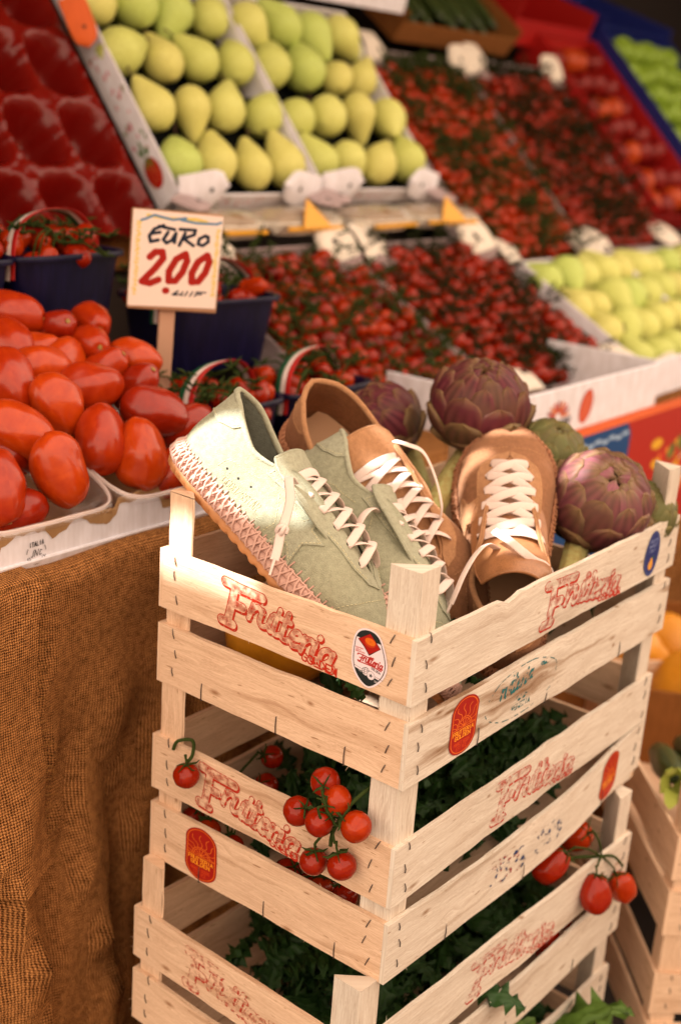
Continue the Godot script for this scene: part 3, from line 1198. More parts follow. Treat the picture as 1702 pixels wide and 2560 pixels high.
	for k in 10:
		star[k] = Vector2(star[k].x, clampf(star[k].y, 0.03, 0.95))
	var cl := Geometry2D.clip_polygons(star, eye)
	part("star_patch", patch(sh, lat, cl[0] if cl.size() else star, 0.0016), upl, o)
	var inner := PackedVector2Array()
	for k in 10:
		inner.append(Vector2(0.143, 0.40) + (star[k] - Vector2(0.143, 0.40)) * 0.86)
	stitches(seam, sh, lat, inner, 0.0018, true)
	part("stitching", seam, thread, o).set_meta("kind", "stuff")
	# small gilt lettering along the welt
	b = MB.new()
	for run in letters("GGDB/SSTAR", 5.6):
		var p := PackedVector3Array()
		for e in run:
			var xx: float = 0.062 + e.x * 0.00074
			p.append(sh.surf(sh.q_of(xx), 0.20 + e.y * 0.021, lat, 0.0003) * SHOE)
		b.tube(p, PackedFloat32Array([0.00028]), 4, false)
	part("lettering", b, M.gold_print, o)
	# tongue
	b = MB.new()
	var tl: float = opt.get("tongue", 0.0)
	var curl: float = opt.get("curl", 0.0)
	var rise: float = opt.get("rise", 0.0)
	for side in [0, 1]:
		var T := PackedVector3Array()
		for j in 19:
			var t := j / 18.0
			var x := lerpf(0.209, 0.083 - tl, t)
			var y := sh.interp(x, [0.02, 0.07, 0.098, 0.15, 0.209], [0.098, 0.0925, 0.0825, 0.0705, 0.0535])
			y += rise * smoothstep(0.104, 0.050, x)
			var hw := lerpf(0.012, 0.0345, smoothstep(0.0, 0.55, t))
			if t > 0.9:
				hw *= 1.0 - pow((t - 0.9) / 0.1, 2.0) * 0.16
			for i in 15:
				var s := i / 7.0 - 1.0
				var drop := s * s * lerpf(0.003, 0.012 + curl, t)
				var zz := s * hw * (1.0 - curl * 16.0 * s * s * t * 0.35)
				T.append((Vector3(x, y - drop - side * 0.0028, sh.mid(x) + zz)) * SHOE)
		b.grid(T, 15, 19, false, 1, 1, Vector3(0, 1 - 2 * side, 0))
	var ed := PackedVector3Array()
	var x1 := 0.083 - tl
	for i in 15:
		ed.append((b.v[18 * 15 + i] + b.v[15 * 19 + 18 * 15 + i]) / 2)
	b.tube(ed, PackedFloat32Array([0.0019]), 6)
	for e in [0, 14]:
		var sd := PackedVector3Array()
		for j in 19:
			sd.append((b.v[j * 15 + e] + b.v[15 * 19 + j * 15 + e]) / 2)
		b.tube(sd, PackedFloat32Array([0.0016]), 6)
	part("tongue", b, M.leather_tan if opt.get("shiny", false) else upl, o)
	# insole
	b = MB.new()
	var I := PackedVector3Array()
	for j in 9:
		for i in 31:
			var x := 0.008 + 0.215 * i / 30.0
			var s := j / 4.0 - 1.0
			I.append(Vector3(x, 0.0255 + 0.004 * s * s + 0.003 * smoothstep(0.12, 0.0, x), sh.mid(x) + s * sh.half(x) * 0.9) * SHOE)
	b.grid(I, 31, 9, false, 1, 1, Vector3.UP)
	part("insole", b, M.insole, o)
	# eyelets and laces
	var rows := 6
	b = MB.new()
	var eyes := []
	for k in rows:
		var x := 0.105 + 0.0178 * k
		var pair := []
		for s in [1.0, -1.0]:
			var q := sh.q_of(x)
			var c0 := sh.surf(q, 0.87, s, 0.0014) * SHOE
			var nn := sh.normal(q, 0.87, s)
			b.tube(PackedVector3Array([c0 - nn * 0.001, c0 + nn * 0.0002]), PackedFloat32Array([0.0022]), 10)
			pair.append([c0, nn])
		eyes.append(pair)
	part("eyelet_hole_discs", b, M.hole, o)  # solid dark discs drawn for the shaded openings
	for k in rows:
		for s in [0, 1]:
			var a: Array = eyes[k][s]
			var k2 := maxi(k - 1, 0)
			if k == 0 and s == 1:
				continue
			var e: Array = eyes[k2][1 - s]
			var pa: Vector3 = a[0]
			var pe: Vector3 = e[0]
			var over := 0.0035 + (0.0020 if s == 0 else 0.0004)
			var m1: Vector3 = pa.lerp(pe, 0.28) + Vector3(0, 0.006 + over, 0)
			var m2: Vector3 = pa.lerp(pe, 0.5) + Vector3(0, 0.0075 + over, 0)
			var m3: Vector3 = pa.lerp(pe, 0.74) + Vector3(0, 0.0045 + over, 0)
			var pts := smooth(PackedVector3Array([pa - a[1] * 0.0015, pa + a[1] * 0.0028 + (pe - pa) * 0.04, m1, m2, m3, pe - e[1] * 0.001 + Vector3(0, -0.001, 0)]), 6)
			part("lace", ribbon(pts, Vector3(1, 0.1, 0.25 * (1 - 2 * s)), 0.0094, 0.0020), M.lace, o)
	for e in opt.get("ends", []):
		# loose lace ends
		var inv := at.affine_inverse()
		var lp := smooth(inv * (e[0] as PackedVector3Array), 8)
		var lb := ribbon(lp, inv.basis * (e[1] as Vector3), 0.0085, 0.0022)
		var l := part("lace_end", lb, M.lace, o)
		var n := lp.size()
		var ag := MB.new()
		var dir := (lp[n - 1] - lp[n - 3]).normalized()
		ag.tube(PackedVector3Array([lp[n - 1] - dir * 0.002, lp[n - 1] + dir * 0.014]), PackedFloat32Array([0.0016, 0.0012]), 7)
		part("aglet", ag, M.lace, l)
		if e.size() > 2:
			var kn := MB.new()
			var c0: Vector3 = lp[int(n * float(e[2]))]
			for t in 3:
				var ring := PackedVector3Array()
				for i in 9:
					var a := TAU * i / 8.0
					ring.append(c0 + (Vector3(cos(a) * 0.0045, sin(a) * 0.005, 0.0012 * (t - 1)) as Vector3).rotated(Vector3(0.3, 1, 0.4).normalized(), t * 1.1))
				kn.tube(ring, PackedFloat32Array([0.0021]), 6, false)
			part("knot", kn, M.lace, l)
	return o


# ------------------------------------------------------------------ fruit and vegetables
func plum_mesh(sd: int, r: float, l: float) -> MB:
	var b := MB.new()
	var n := noise(1.0, sd, 2)
	var prof := PackedVector2Array()
	var P := PackedVector3Array()
	var C := PackedColorArray()
	for j in 21:
		var t := j / 20.0
		var a := PI * t
		var y := -cos(a) * l / 2
		var rr := r * pow(sin(a), 0.80) * (1.0 + 0.10 * cos(a))
		if t > 0.94:
			y -= (t - 0.94) * 0.07 * 0.9
		for k in 24:
			var g := TAU * k / 24
			var w := 1.0 + n.get_noise_3d(cos(g) * 0.8, y * 18.0, sin(g) * 0.8) * 0.16 + 0.018 * cos(g * 3.0 + sd)
			P.append(Vector3(cos(g) * rr * w, y + 0.06 * r * cos(g), sin(g) * rr * w))
			var ripe := clampf((t - 0.74) * 2.2 + n.get_noise_3d(cos(g) * 1.5, y * 40.0, sin(g) * 1.5) * 0.5, 0, 1) * smoothstep(0.5, 0.8, t) + clampf(n.get_noise_3d(cos(g) * 2.0 + 9.0, y * 50.0, sin(g) * 2.0) * 1.2 - 0.25, 0, 0.5)
			C.append(Color(1, 1, 1).lerp(Color(1.12, 2.2, 1.6), ripe * 0.7))
	b.grid(P, 24, 21, true, 1, 1, Vector3.INF, C)
	return b


func ball_mesh(sd: int, r: float, tall := 0.95, seg := 16, rings := 11) -> MB:
	var b := MB.new()
	var n := noise(1.0, sd, 2)
	var P := PackedVector3Array()
	for j in rings:
		var a := PI * j / float(rings - 1)
		for k in seg:
			var g := TAU * k / seg
			var rr := r * sin(a) * (1.0 + 0.05 * n.get_noise_2d(cos(g) * 1.2 + j * 0.1, sin(g) * 1.2))
			var y := -cos(a) * r * tall
			if j > rings - 3:
				y -= r * 0.10 * (j - rings + 3) * 0.5
			P.append(Vector3(cos(g) * rr, y, sin(g) * rr))
	b.grid(P, seg, rings, true)
	return b


func calyx(r: float, sd: int, stem := 0.012) -> MB:
	# green star and a bit of stalk; sits on top (+y) of a fruit
	var b := MB.new()
	var q := RandomNumberGenerator.new()
	q.seed = sd
	for k in 5:
		var a := TAU * k / 5.0 + q.randf_range(-0.25, 0.25)
		var d := Vector3(cos(a), 0, sin(a))
		var l := r * q.randf_range(0.7, 1.15)
		var lift := q.randf_range(-0.1, 0.7) * r
		b.tube(PackedVector3Array([Vector3(0, 0.0004, 0), d * l * 0.35 + Vector3(0, 0.0012, 0), d * l * 0.7 + Vector3(0, lift * 0.3 - r * 0.1, 0), d * l + Vector3(0, lift - r * 0.2, 0)]), PackedFloat32Array([0.0012, 0.0016, 0.0013, 0.0004]), 5, false, 0.4)
	b.tube(PackedVector3Array([Vector3(0, -0.001, 0), Vector3(0.0006, stem * 0.5, 0), Vector3(0.002, stem, 0.001)]), PackedFloat32Array([0.0011, 0.0011, 0.0015]), 6)
	return b


func pear_mesh(sd: int) -> MB:
	# about 7.4 cm across and 10 cm long, base at -y, neck at +y
	var b := MB.new()
	var r := RandomNumberGenerator.new()
	r.seed = sd
	var neck := r.randf_range(0.22, 0.48)
	var bend := r.randf_range(-0.012, 0.012)
	var R := r.randf_range(0.0310, 0.0345)
	var P := PackedVector3Array()
	var C := PackedColorArray()
	var blush := r.randf() < 0.2
	var ba := r.randf() * TAU
	for j in 20:
		var t := j / 19.0
		var y := -0.042 + 0.100 * t
		var k2 := 1.16 * pow(sin(PI * pow(t, 0.90)), 0.55) * (1.0 - neck * smoothstep(0.25, 0.95, t))
		if t < 0.001 or t > 0.999:
			k2 = 0.02
		for i in 18:
			var g := TAU * i / 18
			var w := 1.0 + 0.03 * cos(g * 2 + sd) + 0.02 * cos(g * 3 + sd * 2)
			P.append(Vector3(cos(g) * R * k2 * w + bend * t * t, y, sin(g) * R * k2 * w))
			var cc := Color(1, 1, 1)
			if blush:
				cc = cc.lerp(Color(1.0, 0.42, 0.14), clampf(cos(g - ba) - 0.35, 0, 1) * sin(PI * t) * 0.9)
			C.append(cc)
	b.grid(P, 18, 20, true, 1, 1, Vector3.INF, C)
	return b


func pear_proto(sd: int) -> Node3D:
	var o := Node3D.new()
	part("flesh", pear_mesh(sd), M["pear_%d" % (sd % 4)], o)
	var b := MB.new()
	b.tube(PackedVector3Array([Vector3(0, 0.055, 0), Vector3(0.001, 0.066, 0.001), Vector3(0.005, 0.076, 0.002)]), PackedFloat32Array([0.0014, 0.0012, 0.002]), 6)
	part("stalk", b, M.pear_stem, o)
	b = MB.new()
	for k in 5:
		var a := TAU * k / 5
		b.tube(PackedVector3Array([Vector3(cos(a) * 0.002, -0.0395, sin(a) * 0.002), Vector3(cos(a) * 0.005, -0.0425, sin(a) * 0.005)]), PackedFloat32Array([0.001, 0.0004]), 4)
	part("eye", b, M.pear_stem, o)
	return o


func bract_mesh(lat0: float, span: float, wide: float, rad: float, lift: float, sd: int, green: float, pink := 0.0) -> MB:
	# one overlapping scale of an artichoke head, on a globe of the given radius; y is the head's axis
	var b := MB.new()
	var r := RandomNumberGenerator.new()
	r.seed = sd
	var tipc := r.randf_range(0.0, 0.25)
	for side in [0, 1]:
		var P := PackedVector3Array()
		var C := PackedColorArray()
		for j in 11:
			var t := j / 10.0
			var la := lat0 + span * t
			var hw := wide * sqrt(maxf(0.0, 1.0 - pow(maxf(0.0, (t - 0.30) / 0.70), 1.7))) * lerpf(0.75, 1.0, minf(1.0, t * 3.0))
			for i in 11:
				var s := i / 5.0 - 1.0
				var az := hw * s / maxf(0.34, cos(la))
				var R := rad * (1.0 + lift * (0.25 + t * t * 0.9) + 0.05 * pow(t, 4.0) + 0.03 * sin(PI * t) - 0.10 * s * s * (0.5 + 0.5 * t)) - (0.0022 if side == 1 else 0.0)
				R += 0.0009 * sin(s * 9.0 + sd) * t
				if t > 0.94 and absf(s) < 0.25:
					R -= 0.002
				var e := clampf(cos(la), -1, 1)
				P.append(Vector3(sin(az) * e * R, sin(la) * R * 0.94, cos(az) * e * R))
				var edge := clampf(maxf((absf(s) - 0.74) * 3.0 * t, (t - 0.84) * 4.5), 0, 1)
				var purple := Color(0.055, 0.010, 0.016).lerp(Color(0.13, 0.030, 0.038), 0.5 + 0.5 * sin(s * 16.0 + sd * 1.7 + t * 3.0))
				var leafg := Color(0.12, 0.125, 0.045)
				var base := purple.lerp(leafg, clampf(green + tipc * 0.6 * sin(t * 4.0 + s * 2.0 + sd), 0, 1))
				base = base.lerp(Color(0.46, 0.20, 0.24).lerp(Color(0.50, 0.42, 0.24), smoothstep(0.5, 1.0, t)), pink)  # paler pink upper scales, with sunlight put into the colour
				C.append(base.lerp(Color(0.30, 0.21, 0.075), edge * 0.5))
		b.grid(P, 11, 11, false, 1, 1, Vector3(0, 0, 1 - 2 * side) if absf(lat0) < 0.9 else Vector3(0, 1 - 2 * side, 0.5 - side), C)
	return b


func artichoke(label: String, at: Vector3, axis: Vector3, rad: float, stem_to: Vector3, sd: int, green: float, pink := 0.0, group := "") -> Node3D:
	var r := RandomNumberGenerator.new()
	r.seed = sd
	var t := spun(at, axis, r.randf() * TAU)
	var o := thing("artichoke", label, "artichoke", t, group)
	var core := MB.new()
	core.lathe(PackedVector2Array([Vector2(0.0001, -0.86), Vector2(0.45, -0.78), Vector2(0.78, -0.4), Vector2(0.84, 0.1), Vector2(0.66, 0.5), Vector2(0.3, 0.75), Vector2(0.0001, 0.8)]), 20, Transform3D(Basis.from_scale(Vector3.ONE * rad * 0.97), Vector3.ZERO))
	var mm: Material = M.bract_core
	part("heart", core, mm, o)
	var rings := [[-1.20, 0.85, 0.62, 0.13, 6], [-0.88, 1.05, 0.62, 0.12, 7], [-0.50, 1.10, 0.60, 0.09, 8], [-0.12, 1.08, 0.56, 0.06, 8], [0.26, 0.98, 0.52, 0.03, 7], [0.60, 0.80, 0.46, 0.0, 5], [0.88, 0.56, 0.40, -0.03, 4], [1.08, 0.46, 0.30, -0.06, 3]]
	var ri := 0
	for e in rings:
		var n: int = e[4]
		var kinds := []
		for k in 3:
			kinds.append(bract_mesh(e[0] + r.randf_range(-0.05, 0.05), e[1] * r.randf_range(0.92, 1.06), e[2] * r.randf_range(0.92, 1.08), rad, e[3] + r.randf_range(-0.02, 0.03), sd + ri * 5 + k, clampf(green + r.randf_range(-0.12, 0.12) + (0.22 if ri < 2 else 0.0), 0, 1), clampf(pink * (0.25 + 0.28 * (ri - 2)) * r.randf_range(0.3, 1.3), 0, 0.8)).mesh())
		for k in n:
			var a := TAU * (k + 0.5 * (ri % 2) + r.randf_range(-0.08, 0.08)) / n
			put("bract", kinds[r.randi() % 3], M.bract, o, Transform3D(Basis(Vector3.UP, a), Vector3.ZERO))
		ri += 1
	# stalk, ribbed
	var b := MB.new()
	var inv := t.affine_inverse()
	var to := inv * stem_to
	var p := smooth(PackedVector3Array([Vector3(0, -rad * 0.78, 0), Vector3(0, -rad * 1.05, 0), to * 0.6 + Vector3(0, -rad * 0.25, 0), to]), 5)
	var pts := PackedVector3Array()
	for i in p.size():
		var tt := i / float(p.size() - 1)
		var dir := (p[mini(i + 1, p.size() - 1)] - p[maxi(i - 1, 0)]).normalized()
		var u := dir.cross(Vector3(0.2, 0.1, 1)).normalized()
		var w := dir.cross(u)
		for k in 24:
			var a := TAU * k / 24
			var rr := rad * lerpf(0.30, 0.20, tt) * (1.0 + 0.07 * cos(a * 8))
			pts.append(p[i] + u * cos(a) * rr + w * sin(a) * rr)
	b.grid(pts, 24, p.size(), true)
	part("stalk", b, M.artichoke_stem, o)
	return o


func vine_spray(sd: int) -> MB:
	# a scrap of tomato truss: thin arched stalks with little stars
	var b := MB.new()
	var r := RandomNumberGenerator.new()
	r.seed = sd
	for k in 3:
		var a := r.randf() * TAU
		var d := Vector3(cos(a), r.randf_range(-0.1, 0.5), sin(a))
		var l := r.randf_range(0.02, 0.04)
		b.tube(PackedVector3Array([Vector3.ZERO, d * l * 0.5 + Vector3(0, 0.006, 0), d * l]), PackedFloat32Array([0.0012, 0.001, 0.0009]), 5, false)
		for j in 5:
			var g := TAU * j / 5.0 + r.randf()
			var e := Vector3(cos(g), r.randf_range(0.0, 0.8), sin(g)) * r.randf_range(0.008, 0.012)
			b.tube(PackedVector3Array([d * l, d * l + e * 0.5 + Vector3(0, 0.001, 0), d * l + e]), PackedFloat32Array([0.0009, 0.0012, 0.0003]), 4, false)
	return b


# ------------------------------------------------------------------ cartons, punnets
func carton(called: String, label: String, cat: String, o: Vector3, U: Vector3, V: Vector3, w: float, l: float, hgt: float, front_h: float, m: Material, inner: Material, group := "") -> Node3D:
	# an open tray: o is its lower front corner, U runs along the front, V up the slope, depth hgt
	var N := U.cross(V).normalized()
	if N.y < 0:
		N = -N
	var n := thing(called, label, cat, Transform3D.IDENTITY, group)
	n.position = o
	var bs := Basis(U, V, U.cross(V))
	var sg := 1.0 if U.cross(V).y > 0 else -1.0
	var b := MB.new()
	b.box(Vector3(w / 2, l / 2, 0.002 * sg), Vector3(w - 0.008, l - 0.008, 0.004), 0.0005)
	part("bottom", b, inner, n, Transform3D(bs, Vector3.ZERO))
	for e in [["side_wall", Vector3(0.002, l / 2, sg * hgt / 2), Vector3(0.004, l, hgt)], ["side_wall", Vector3(w - 0.002, l / 2, sg * hgt / 2), Vector3(0.004, l, hgt)], ["front_wall", Vector3(w / 2, 0.002, sg * front_h / 2), Vector3(w - 0.0085, 0.004, front_h)], ["back_wall", Vector3(w / 2, l - 0.002, sg * hgt / 2), Vector3(w - 0.0085, 0.004, hgt)]]:
		b = MB.new()
		b.box(e[1], e[2], 0.0012)
		part(e[0], b, m, n, Transform3D(bs, Vector3.ZERO))
	return n


func corner_flap(parent: Node3D, at: Vector3, along: Vector3, up: Vector3, l: float, w: float, curl: float, m: Material, called := "corner_flap") -> void:
	# a folded carton ear with a rounded end: starts at `at`, runs `along`, bends towards -up
	var b := MB.new()
	var side := along.cross(up).normalized()
	for f in [0, 1]:
		var P := PackedVector3Array()
		for j in 9:
			var t := j / 8.0
			var hw := w / 2 * (1.0 if t < 0.55 else sqrt(maxf(0.0, 1.0 - pow((t - 0.55) / 0.45, 2.6))) * 0.98 + 0.02)
			for i in 9:
				var s := i / 4.0 - 1.0
				P.append(at + along * (l * t) + side * hw * s + up * (-curl * t * t * l - 0.10 * w * s * s - 0.0028 * f))
		b.grid(P, 9, 9, false, 1, 1, up * (1 - 2 * f))
	var E := PackedVector3Array()
	for f in [0, 1]:
		for i in 9:
			E.append(b.v[f * 81 + 72 + i])
	b.grid(E, 9, 2, false, 1, 1, along)
	for c in [0, 8]:
		E = PackedVector3Array()
		for f in [0, 1]:
			for j in 9:
				E.append(b.v[f * 81 + j * 9 + c])
		b.grid(E, 9, 2, false, 1, 1, side * (c - 4))
	part(called, b, m, parent, Transform3D(Basis.IDENTITY, -parent.position))
	b = MB.new()
	b.tube(PackedVector3Array([at + along * l * 0.62 - up * (curl * 0.38 * l + 0.002), at + along * l * 0.62 - up * (curl * 0.38 * l - 0.0006)]), PackedFloat32Array([w * 0.07]), 10)
	part("peg_hole_disc", b, M.hole, parent, Transform3D(Basis.IDENTITY, -parent.position))  # dark disc stands for the shade in the opening


func punnet(label: String, at: Vector3, yaw: float, w: float, d: float, h: float, m: Material, group := "") -> Node3D:
	# a tapered plastic basket, origin at the middle of its bottom, rounded corners and a turned lip
	var o := thing("fruit_punnet", label, "punnet", Transform3D(Basis(Vector3.UP, yaw), at), group)
	var ring := func(sx: float, sz: float, y: float) -> PackedVector3Array:
		var p := PackedVector3Array()
		for k in 40:
			var a := TAU * k / 40
			var c := cos(a)
			var s := sin(a)
			p.append(Vector3(signf(c) * pow(absf(c), 0.32) * sx / 2, y, signf(s) * pow(absf(s), 0.32) * sz / 2))
		return p
	var b := MB.new()
	var P := PackedVector3Array()
	for e in [[0.80, 0.0], [0.84, 0.004], [0.98, h - 0.004], [1.0, h], [1.06, h + 0.001], [1.065, h - 0.003], [1.06, h - 0.006]]:
		P.append_array(ring.call(w * e[0], d * e[0], e[1]))
	b.grid(P, 40, 7, true)
	part("basket", b, m, o)
	b = MB.new()
	P = PackedVector3Array()
	for e in [[0.99, h - 0.001], [0.96, h - 0.006], [0.83, 0.006], [0.80, 0.0025]]:
		P.append_array(ring.call(w * e[0], d * e[0], e[1]))
	var c: PackedVector3Array = ring.call(0.001, 0.001, 0.0025)
	P.append_array(c)
	b.grid(P, 40, 5, true, 1, 1, Vector3.UP)
	part("inside", b, m, o)
	return o


func strap(called: String, label: String, p: PackedVector3Array, wide: Vector3, group: String, parent: Node = null) -> void:
	# a woven band in three stripes, bowed over a punnet as its handle
	var q := smooth(p, 8)
	for k in 3:
		var off := wide * (0.0085 * (k - 1))
		var s := PackedVector3Array()
		for e in q:
			s.append(e + off)
		part(called, ribbon(s, wide, 0.0085, 0.0014), [M.strap_green, M.strap_white, M.strap_red][k], parent)


# ------------------------------------------------------------------ prints
var PR := {}

func make_prints() -> void:
	for i in 6:
		PR["stamp_%d" % i] = print_mat("stamp_print_%d" % i, stamp_texture(3 + i * 7, [0.45, 0.30, 0.34, 0.22, 0.06, 0.12][i]), 0.75)
	# round-cornered oval seal: fruit on a red cloth, script, globe and star
	var k := Ink.new(300, 460)
	var egg := func(g: float) -> PackedVector2Array:
		var p := PackedVector2Array()
		for i in 48:
			var a := TAU * i / 48
			var y := sin(a)
			var ww := 1.0 - 0.16 * y + 0.10 * sin(a * 3.0 + 0.4)
			p.append(Vector2(150 + cos(a) * (138 - g) * ww + 6 * y, 228 + y * (222 - g)))
		return p
	k.fill(egg.call(0.0), Color(0.90, 0.84, 0.86))
	k.fill(egg.call(14.0), Color(0.13, 0.16, 0.16))
	var clip := Geometry2D.intersect_polygons(egg.call(20.0), PackedVector2Array([Vector2(0, 92), Vector2(300, 92), Vector2(300, 372), Vector2(0, 322)]))
	for p in clip:
		k.fill(p, Color(0.90, 0.84, 0.86))
	k.line(PackedVector2Array([Vector2(40, 312), Vector2(270, 356)]), 1.2, Color(0.2, 0.15, 0.15))
	k.fill(PackedVector2Array([Vector2(150, 36), Vector2(238, 126), Vector2(152, 206), Vector2(110, 150), Vector2(62, 104)]), Color(0.16, 0.07, 0.05))
	k.fill(PackedVector2Array([Vector2(150, 40), Vector2(234, 128), Vector2(152, 196), Vector2(112, 142), Vector2(66, 104)]), Color(0.64, 0.10, 0.07))
	k.disc(Vector2(156, 112), 40, 30, Color(0.72, 0.22, 0.07))
	k.disc(Vector2(156, 98), 40, 26, Color(0.85, 0.42, 0.10), 0.15)
	for a in 7:
		k.line(PackedVector2Array([Vector2(156, 98), Vector2(156 + cos(a * 0.9) * 34, 98 + sin(a * 0.9) * 21)]), 0.8, Color(0.72, 0.32, 0.08))
	var red := Color(0.66, 0.12, 0.09)
	k.runs(script_word(), Transform2D(Vector2(30, 3), Vector2(0, -32), Vector2(106, 262)), 4.6, red)
	k.runs([PackedVector2Array([Vector2(64, 226), Vector2(70, 216), Vector2(100, 216), Vector2(140, 222), Vector2(188, 216)]), PackedVector2Array([Vector2(104, 220), Vector2(92, 262), Vector2(80, 272), Vector2(68, 268)]), PackedVector2Array([Vector2(82, 244), Vector2(108, 242)]), PackedVector2Array([Vector2(70, 276), Vector2(180, 276), Vector2(250, 288)])], Transform2D.IDENTITY, 4.4, red)
	k.runs(letters("GOLDEN", 5.6), Transform2D(Vector2(2.1, 0.5), Vector2(0, -2.9), Vector2(176, 300)), 1.4, Color(0.16, 0.12, 0.12))
	for i in 3:
		k.runs(letters(["SUPPORT", "LOCAL", "SNEAKERS"][i], 6.0), Transform2D(Vector2(1.5, 0), Vector2(0, -1.5), Vector2(48, 176 + i * 14)), 0.9, red)
	k.runs(letters("VCE", 5.4), Transform2D(Vector2(1.6, 0.2), Vector2(0, -2.2), Vector2(80, 346)), 1.0, Color(0.85, 0.8, 0.8))
	k.runs(letters("2000", 5.4), Transform2D(Vector2(1.6, 0.2), Vector2(0, -2.2), Vector2(204, 386)), 1.0, Color(0.85, 0.8, 0.8))
	k.disc(Vector2(136, 334), 30, 32, Color(0.88, 0.83, 0.85))
	for e in [[30.0, 32.0], [14.0, 32.0]]:
		k.ring(Vector2(136, 334), e[0], e[1], 1.3, Color(0.13, 0.16, 0.16))
	for e in [-14, 0, 14]:
		k.line(PackedVector2Array([Vector2(108, 334 + e), Vector2(164, 334 + e)]), 1.2, Color(0.13, 0.16, 0.16))
	k.disc(Vector2(176, 350), 31, 33, Color(0.13, 0.16, 0.16))
	k.disc(Vector2(176, 350), 29, 31, Color(0.88, 0.83, 0.85))
	var st := PackedVector2Array()
	for i in 10:
		var a := TAU * i / 10 - PI / 2 + 0.15
		st.append(Vector2(176, 351) + Vector2(cos(a), sin(a)) * (18 if i % 2 == 0 else 7))
	k.fill(st, Color(0.13, 0.16, 0.16))
	PR.seal = print_mat("oval_seal", k.tex(), 0.4)
	# red pill-shaped sticker: sun rays over a half fruit
	k = Ink.new(220, 400)
	var pill := func(g: float) -> PackedVector2Array:
		var p := PackedVector2Array()
		for i in 40:
			var a := TAU * i / 40
			p.append(Vector2(110 + cos(a) * (104 - g), (108 if sin(a) < 0 else 292) + sin(a) * (102 - g)))
		return p
	var gold := Color(0.85, 0.42, 0.12)
	k.fill(pill.call(0.0), Color(0.62, 0.10, 0.06))
	k.line(pill.call(13.0) + PackedVector2Array([(pill.call(13.0) as PackedVector2Array)[0]]), 2.6, gold)
	k.line(PackedVector2Array([Vector2(20, 212), Vector2(200, 212)]), 2.6, gold)
	for e in [58.0, 48.0]:
		k.ring(Vector2(110, 210), e, e * 1.1, 2.4, gold, 0, PI, TAU)
	for i in 6:
		var a := PI + PI * (i + 0.5) / 6
		k.line(PackedVector2Array([Vector2(110, 206), Vector2(110, 206) + Vector2(cos(a), sin(a)) * 46]), 2.2, gold)
	for i in 9:
		var a := PI + PI * (i + 0.2) / 8.6
		var p := PackedVector2Array()
		for t in 8:
			var rr := lerpf(60, 150, t / 7.0)
			var q := Vector2(110, 208) + Vector2(cos(a), sin(a)) * rr + Vector2(-sin(a), cos(a)) * 10 * sin(t * 0.9)
			if Geometry2D.is_point_in_polygon(q, pill.call(13.0)):
				p.append(q)
		if p.size() > 1:
			k.line(p, 2.2, gold)
	k.runs(letters("FRUTTERIA", 5.0), Transform2D(Vector2(3.6, 0), Vector2(0, -4.2), Vector2(30, 250)), 3.0, Color(0.90, 0.58, 0.14))
	k.runs(letters("GOLDEN", 5.2), Transform2D(Vector2(4.0, 0), Vector2(0, -4.2), Vector2(48, 284)), 3.0, Color(0.90, 0.58, 0.14))
	k.runs(letters("MARKET GOODS", 4.9), Transform2D(Vector2(2.2, 0), Vector2(0, -3.8), Vector2(46, 326)), 1.6, Color(0.78, 0.26, 0.08))
	k.runs(letters("EST VCE", 4.9), Transform2D(Vector2(2.6, 0), Vector2(0, -4.0), Vector2(66, 358)), 1.6, Color(0.78, 0.26, 0.08))
	PR.pill = print_mat("pill_sticker", k.tex(), 0.45)
	# blue oval sticker with a pear
	k = Ink.new(150, 260)
	k.disc(Vector2(75, 130), 72, 127, Color(0.16, 0.19, 0.42))
	k.ring(Vector2(75, 130), 64, 119, 1.6, Color(0.40, 0.44, 0.62))
	for i in 3:
		k.runs(letters(["FRUTTA", "MARKET", "ITALY"][i], 5.2), Transform2D(Vector2(2.6, 0), Vector2(0, -2.8), Vector2(36, 66 + i * 28)), 1.2, Color(0.55, 0.60, 0.75))
	k.disc(Vector2(75, 196), 22, 28, Color(0.86, 0.60, 0.22))
	k.disc(Vector2(78, 172), 12, 18, Color(0.86, 0.60, 0.22))
	k.disc(Vector2(92, 156), 10, 5, Color(0.22, 0.42, 0.25), -0.6)
	PR.blue_oval = print_mat("blue_oval_sticker", k.tex(), 0.4)
	# teal oval stamp, badly inked
	k = Ink.new(460, 200)
	var teal := Color(0.10, 0.42, 0.44)
	k.ring(Vector2(230, 100), 222, 92, 1.6, teal)
	k.runs(script_word(), Transform2D(Vector2(38, -3), Vector2(0, -34), Vector2(90, 92)), 4.0, teal)
	k.runs(letters("VENEZIA", 5.4), Transform2D(Vector2(3.0, 0), Vector2(0, -3.2), Vector2(180, 166)), 1.8, teal)
	for i in 5:
		k.disc(Vector2(205 + i * 14, 120 + (i % 2) * 12), 9, 6, teal)
	k.line(PackedVector2Array([Vector2(330, 40), Vector2(370, 42)]), 7, teal)
	k.worn(noise(0.03, 61, 4), 0.05)
	PR.teal = print_mat("teal_stamp_print", k.tex(), 0.8)
	# smudges of old blue and red ink
	k = Ink.new(320, 90)
	for i in 60:
		var q := Vector2(rng.randf_range(10, 310), rng.randf_range(15, 75))
		k.disc(q, rng.randf_range(3, 13), rng.randf_range(2, 7), Color(0.18, 0.25, 0.42) if q.x > 150 or i % 3 else Color(0.60, 0.22, 0.22))
	k.worn(noise(0.06, 62, 4), -0.12)
	PR.smudge = print_mat("ink_smudge_print", k.tex(), 0.8)
	# carton roundel
	k = Ink.new(220, 220)
	var blk := Color(0.12, 0.11, 0.12)
	k.runs(letters("ITALIA", 6.0), Transform2D(Vector2(4.0, -0.2), Vector2(0, -6.0), Vector2(44, 62)), 3.4, blk)
